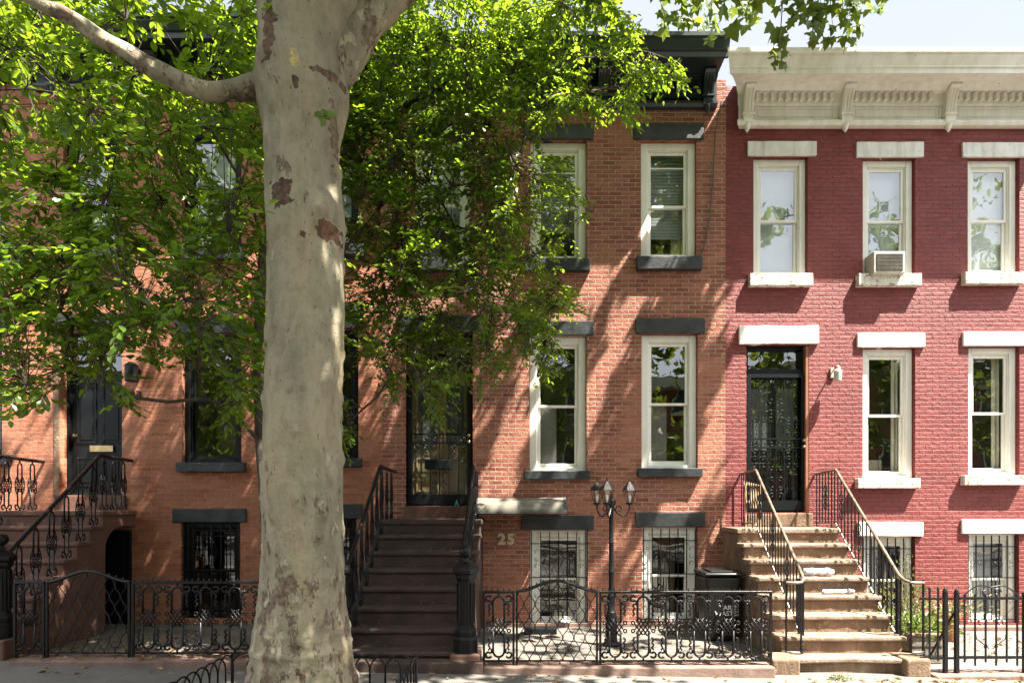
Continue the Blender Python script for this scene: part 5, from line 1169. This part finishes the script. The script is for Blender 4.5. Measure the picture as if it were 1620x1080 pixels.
def ar(pts, st):
    prev = st
    for p in pts: roots.append((p, prev)); prev = len(roots)-1
ar([P(608, 6, 5.7), P(760, -110, 6.2), P(900, -190, 6.8), P(1080, -120, 7.2), P(1230, -70, 7.3), P(1380, -60, 7.2)], 0)
ar([P(104, 24, 4.95), P(50, 2, 4.85), P(-30, -30, 4.7)], 0)
skipn = {4, 11}
nodes, par, tips = skeleton(rr, roots, cl, 0.5, 0.12, 0.05)
m = MB(); cnt = [0]*len(nodes)
for i in range(len(nodes)-1, 0, -1):
    cnt[i] = max(cnt[i], 1)
    if par[i] >= 0: cnt[par[i]] += cnt[i]
for i in range(1, len(nodes)):
    if i in (1, 2, 3) or i in (4, 5, 6, 10, 11, 12): continue
    r1 = min(0.11, 0.010*cnt[i]**0.42); r0 = min(0.12, 0.010*max(cnt[i], min(cnt[par[i]], cnt[i]*2))**0.42)
    m.tube([nodes[par[i]], nodes[i]], [r0, r1], 5, False)
vs, fs = [], []
for p in cl:
    onwall = -p.y/0.25 < p.z; rad_ = 0.24 if onwall else 0.42
    for q in range(rr.randint(9, 15) if onwall else rr.randint(20, 28)):
        c = p+rv(rr)*rr.uniform(0.04, rad_); c.z -= 0.05
        d = (rv(rr)+Vector((0, 0, -0.7))).normalized(); nrm = (rv(rr)+Vector((0.4, -0.2, 0.9))).normalized()
        leaf_plane(vs, fs, c, d, nrm, rr.uniform(0.14, 0.23))
prevs = [P(1120, -60, 7.5), P(1290, -50, 7.3)]
for h in hang:
    px, py = proj(h); top = P(px+rr.uniform(-12, 6), min(-20, py-60), h.y+D)
    if px == px and (1228 < px < 1245 and py > 70): top = P(1236, 45, h.y+D)
    m.tube([top, top.lerp(h, 0.5)+rv(rr)*0.03, h], [0.006, 0.004, 0.003], 4, False)
    for q in range(rr.randint(5, 7)):
        c = h+rv(rr)*0.10; d = (rv(rr)*0.7+Vector((0, 0, -1))).normalized(); nrm = (rv(rr)*0.8+Vector((0.2, -1, 0.5))).normalized()
        leaf_plane(vs, fs, c, d, nrm, rr.uniform(0.10, 0.16))
# a young shoot sprouting from the trunk
sh = P(515, 182, 5.2)
for q in range(9):
    d = (rv(rr)+Vector((0.2, -0.4, 0.2))).normalized(); leaf_plane(vs, fs, sh+rv(rr)*0.04, d, (rv(rr)+Vector((0, -1, 0.6))).normalized(), rr.uniform(0.07, 0.11))
m.tube([P(528, 200, 5.3), sh], [0.006, 0.004], 5)
m.build('branches', 'bark', PT, smooth='full')
m = MB(); m.v = [tuple(v) for v in vs]; m.f = fs; m.build('crown', 'plane_leaf', PT)

# ---------------------------------------------------------------- hooped guard round the tree pit
TG = thing('tree_guard', 'low guard of black iron hoops round the base of the big plane tree', 'tree guard', (TB.x, TB.y, 0.05))
def hoop(p, u, w=0.155, h=0.42):
    m = MB(); p = Vector(p); u = Vector(u); hw = w
    pts = [p-u*hw, p-u*hw+Vector((0, 0, h-hw))]+[p-u*hw*math.cos(a)+Vector((0, 0, h-hw+hw*math.sin(a))) for a in [math.pi*k/10 for k in range(1, 10)]]+[p+u*hw+Vector((0, 0, h-hw)), p+u*hw]
    m.tube(pts, 0.0085, 6); m.build('hoop', 'iron', TG, smooth='full')
x = PX0+0.15; i = 0
while x < PX1-0.10: hoop((x, PY1, gz(x)-0.02), (1, 0, 0)); x += 0.157
y = PY1-0.13
while y > PY0: 
    hoop((PX1, y, gz(PX1)-0.02), (0, 1, 0)); hoop((PX0, y, gz(PX0)-0.02), (0, 1, 0)); y -= 0.157
x = PX0+0.15
while x < PX1-0.10: hoop((x, PY0, gz(x)-0.02), (1, 0, 0)); x += 0.157
for (xx, yy) in ((PX0, PY0), (PX0, PY1), (PX1, PY0), (PX1, PY1)): MB().tube([(xx, yy, 0.0), (xx, yy, 0.5)], 0.012, 8).build('post', 'iron', TG, smooth=True)
m = MB(); m.bar((PX0, PY1, 0.16), (PX1, PY1, 0.16), 0.012); m.bar((PX0, PY0, 0.16), (PX1, PY0, 0.16), 0.012); m.bar((PX0, PY0, 0.16), (PX0, PY1, 0.16), 0.012); m.bar((PX1, PY0, 0.16), (PX1, PY1, 0.16), 0.012); m.build('rail', 'iron', TG)

# ---------------------------------------------------------------- pots and planter
def bush(parent, c, rad, n, ll, mat, seed, up=0.6, name='foliage'):
    rr = random.Random(seed); vs, fs = [], []; st = MB(); c = Vector(c)
    for k in range(n):
        p = c+Vector((rr.gauss(0, rad[0]*0.45), rr.gauss(0, rad[1]*0.45), abs(rr.gauss(0.3, 0.35))*rad[2])); 
        d = ((p-c)*1.5+rv(rr)*0.25+Vector((0, 0, 0.1))).normalized(); L1 = ll*rr.uniform(0.7, 1.2)
        leaf_quad(vs, fs, p, d, (rv(rr)*0.6+Vector((0, -0.3, 1))).normalized(), L1, L1*0.45)
        if k % 12 == 0: st.tube([c+Vector((rr.uniform(-.3, .3)*rad[0], 0, -0.02)), c.lerp(p, 0.5)+rv(rr)*0.02, p], [0.005, 0.004, 0.002], 4, False)
    m = MB(); m.v = [tuple(v) for v in vs]; m.f = fs; m.build(name, mat, parent); st.build('stems', 'twig', parent)
xq = XF(1470, 8.0)
t = thing('stone_planter', 'weathered block planter at the foot of the tan stoop holding low leafy plants', 'planter', (XF(1455, 8.0), 8.0-D, -0.01))
m = MB(); x0, x1, y0, y1 = XF(1422, 8.1), XF(1487, 7.9), 7.85-D, 8.45-D
fbox_ = [(x0, x1, y0, y0+0.05), (x0, x1, y1-0.05, y1), (x0, x0+0.05, y0+0.05, y1-0.05), (x1-0.05, x1, y0+0.05, y1-0.05)]
for (a, b, c, d) in fbox_: m.box(a, b, c, d, -0.011, 0.34)
m.build('box', 'planter', t, bevel=0.012)
MB().box(x0-0.015, x1+0.015, y0-0.02, y0+0.05, 0.341, 0.375).build('rim', 'kerb_pink', t, bevel=0.008)
for z in (0.10, 0.21): MB().box(x0-0.004, x1+0.006, y0-0.008, y0-0.001, z, z+0.012).build('groove', 'grille', t)
MB().box(x0+0.05, x1-0.05, y0+0.05, y1-0.05, 0.20, 0.30).build('soil', 'soil', t)
p1 = thing('leafy_plant', 'low bright green broad leaved plant spilling over the block planter', 'plant', ((x0+x1)/2, (y0+y1)/2, 0.30))
bush(p1, ((x0+x1)/2, (y0+y1)/2, 0.31), (0.45, 0.35, 0.28), 420, 0.085, 'bush', 61)
p2 = thing('feathery_bush', 'tall yellowish feathery bush growing behind the block planter', 'bush', (XF(1432, 8.75), 8.75-D, -0.01))
bush(p2, (XF(1432, 8.75), 8.75-D, 0.30), (0.42, 0.35, 0.75), 1000, 0.05, 'bush_pale', 62)
MB().tube([(XF(1432, 8.75), 8.75-D, -0.01), (XF(1430, 8.75), 8.75-D, 0.4)], 0.012, 6).build('stem', 'twig', p2)
t = thing('terracotta_pot', 'round orange terracotta pot standing against the red wall behind the fence', 'plant pot', (XF(1492, 9.25), 9.25-D, -0.012))
px_, py_ = XF(1492, 9.25), 9.25-D
MB().lathe((px_, py_, -0.011), [(0.15, 0), (0.155, 0.01), (0.205, 0.34), (0.225, 0.345), (0.23, 0.41), (0.205, 0.412), (0.20, 0.36), (0.05, 0.355)], 24).build('pot', 'terracotta', t, smooth=True)
MB().lathe((px_, py_, 0.34), [(0.199, 0), (0.199, 0.02)], 16).build('soil', 'soil', t)
p3 = thing('potted_herb', 'sparse pale green herb growing in the terracotta pot', 'plant', (px_, py_, 0.36))
bush(p3, (px_+0.12, py_, 0.36), (0.45, 0.25, 0.22), 260, 0.06, 'bush_pale', 63)
p4 = thing('weed_tuft', 'small green weed at the foot of the bottom step of the tan stoop', 'weed', (XF(1330, 7.1), 7.12-D, 0.0))
bush(p4, (XF(1330, 7.1), 7.12-D, gz(3.5)+0.005), (0.16, 0.06, 0.05), 60, 0.035, 'bush', 64)

# fallen leaves
rr = random.Random(77); vs, fs = [], []
def lit(x, y, z, s=1.0):
    d = Vector((rr.uniform(-1, 1), rr.uniform(-1, 1), rr.uniform(-0.15, 0.3))).normalized(); leaf_quad(vs, fs, Vector((x, y, z+0.008)), d, Vector((rr.gauss(0, 0.3), rr.gauss(0, 0.3), 1)).normalized(), rr.uniform(0.04, 0.10)*s, rr.uniform(0.02, 0.05)*s, 0.3)
for k in range(420): lit(rr.uniform(-6.2, -2.5), rr.triangular(-2.5, -0.2, -2.35), 0.087)
for k in range(90): lit(rr.uniform(-6.2, -2.5), rr.uniform(-2.83, -2.55), 0.215)
for k in range(60): lit(rr.uniform(-0.4, 2.8), rr.triangular(-2.3, -0.2, -2.2), 0.037)
for k in range(230): lit(rr.uniform(4.75, 8.5), rr.triangular(-2.5, -0.2, -1.0), -0.008)
for k in range(160): x = rr.uniform(3, 7.8); lit(x, rr.triangular(-3.2, -2.8, -2.85), gz(x))
for k in range(50): x = rr.uniform(-6, 3); lit(x, rr.uniform(-3.3, -2.87), gz(x))
for k in range(90): i = rr.randint(1, 6); lit(rr.uniform(3.15, 4.55), 9.25-D-0.265*i+rr.triangular(0.0, 0.25, 0.22), zsR[i], 0.6)
for k in range(30): i = rr.randint(1, 7); lit(rr.uniform(-2.2, -0.95), 9.2-D-0.265*i+rr.triangular(0.0, 0.25, 0.22), zs25[i], 0.6)
m = MB(); m.v = [tuple(v) for v in vs]; m.f = fs; o = m.build('fallen_leaves', 'deadleaf'); o['kind'] = 'stuff'; o['label'] = 'dry brown leaves scattered over the yards and sidewalk'; o['category'] = 'leaves'

# ---------------------------------------------------------------- the other side of the street (seen in the window panes)
def row_house(x0, x1, h, mat, label):
    t = thing('facing_house', label, 'house', ((x0+x1)/2, -27.0, 0), 'houses across the street')
    m = MB(); m.box(x0, x1, -36, -27, -0.5, h); m.build('wall', mat, t)
    for i in range(3):
        for j in range(3):
            cx = x0+(x1-x0)*(i+0.5)/3; z = 1.0+j*3.1; b = MB(); fbox(b, cx-0.5, cx+0.5, z, z+1.9, -26.99, -26.92, 0.1); wd = b.build('window', 'white', t)
            MB().box(cx-0.41, cx+0.41, -26.99, -26.96, z+0.1, z+1.8).build('pane', 'grille', wd)
    MB().box(x0, x1, -27.0, -26.4, h-0.5, h+0.1).build('cornice', 'cream', t)
row_house(-14, -5, 9.5, 'brick_orange', 'orange brick house across the street directly left of the pale plastered one')
row_house(-4.99, 4, 10.0, 'interior', 'pale plastered house across the street, in the middle')
row_house(4.01, 14, 9.3, 'brick', 'orange brick house across the street directly right of the pale plastered one')
rr = random.Random(9)
def far_tree(x, y, hh, label, seed):
    rr = random.Random(seed); t = thing('street_tree', label, 'tree', (x, y, 0), 'trees across the street'); vs, fs = [], []
    tg = [Vector((x+rr.gauss(0, 1.9), y+rr.gauss(0, 1.6), hh*0.30+rr.random()**0.8*hh*0.66)) for _ in range(90)]
    nodes, par, _ = skeleton(rr, [(Vector((x, y, 0)), -1), (Vector((x, y, hh*0.2)), 0), (Vector((x+0.2, y, hh*0.4)), 1), (Vector((x, y+.2, hh*0.6)), 2)], tg, 0.9, 0.2, 0)
    branch_mesh(nodes, par, 0.02, 0.5, 0.3).build('trunk', 'bark', t, smooth='full')
    for p in tg:
        for q in range(34):
            c = p+rv(rr)*rr.uniform(0.1, 0.9); leaf_plane(vs, fs, c, rv(rr), rv(rr), rr.uniform(0.25, 0.42))
    m = MB(); m.v = [tuple(v) for v in vs]; m.f = fs; m.build('crown', 'plane_leaf', t)
row_house(14.01, 23, 10.2, 'brick_orange', 'taller orange brick house across the street, far right')
row_house(23.01, 32, 9.6, 'brick', 'orange brick house across the street at the far right end')
row_house(-23, -14.01, 9.8, 'brick', 'orange brick house across the street at the far left end')
far_tree(17.5, -19.4, 16.5, 'leafy street tree across the road before the taller orange house', 5)
far_tree(23.5, -19.7, 14.5, 'leafy street tree across the road at the far right end', 6)
far_tree(-15.5, -19.7, 12.0, 'leafy street tree across the road at the far left end', 7)
far_tree(-8.5, -19.5, 11.5, 'leafy street tree across the road in front of the orange house', 1)
far_tree(-1.5, -19.8, 12.5, 'tallest leafy street tree across the road', 2)
far_tree(5.0, -19.3, 15.5, 'leafy street tree across the road in front of the pale house', 3)
far_tree(11.5, -19.6, 12.0, 'leafy street tree across the road, furthest along', 4)
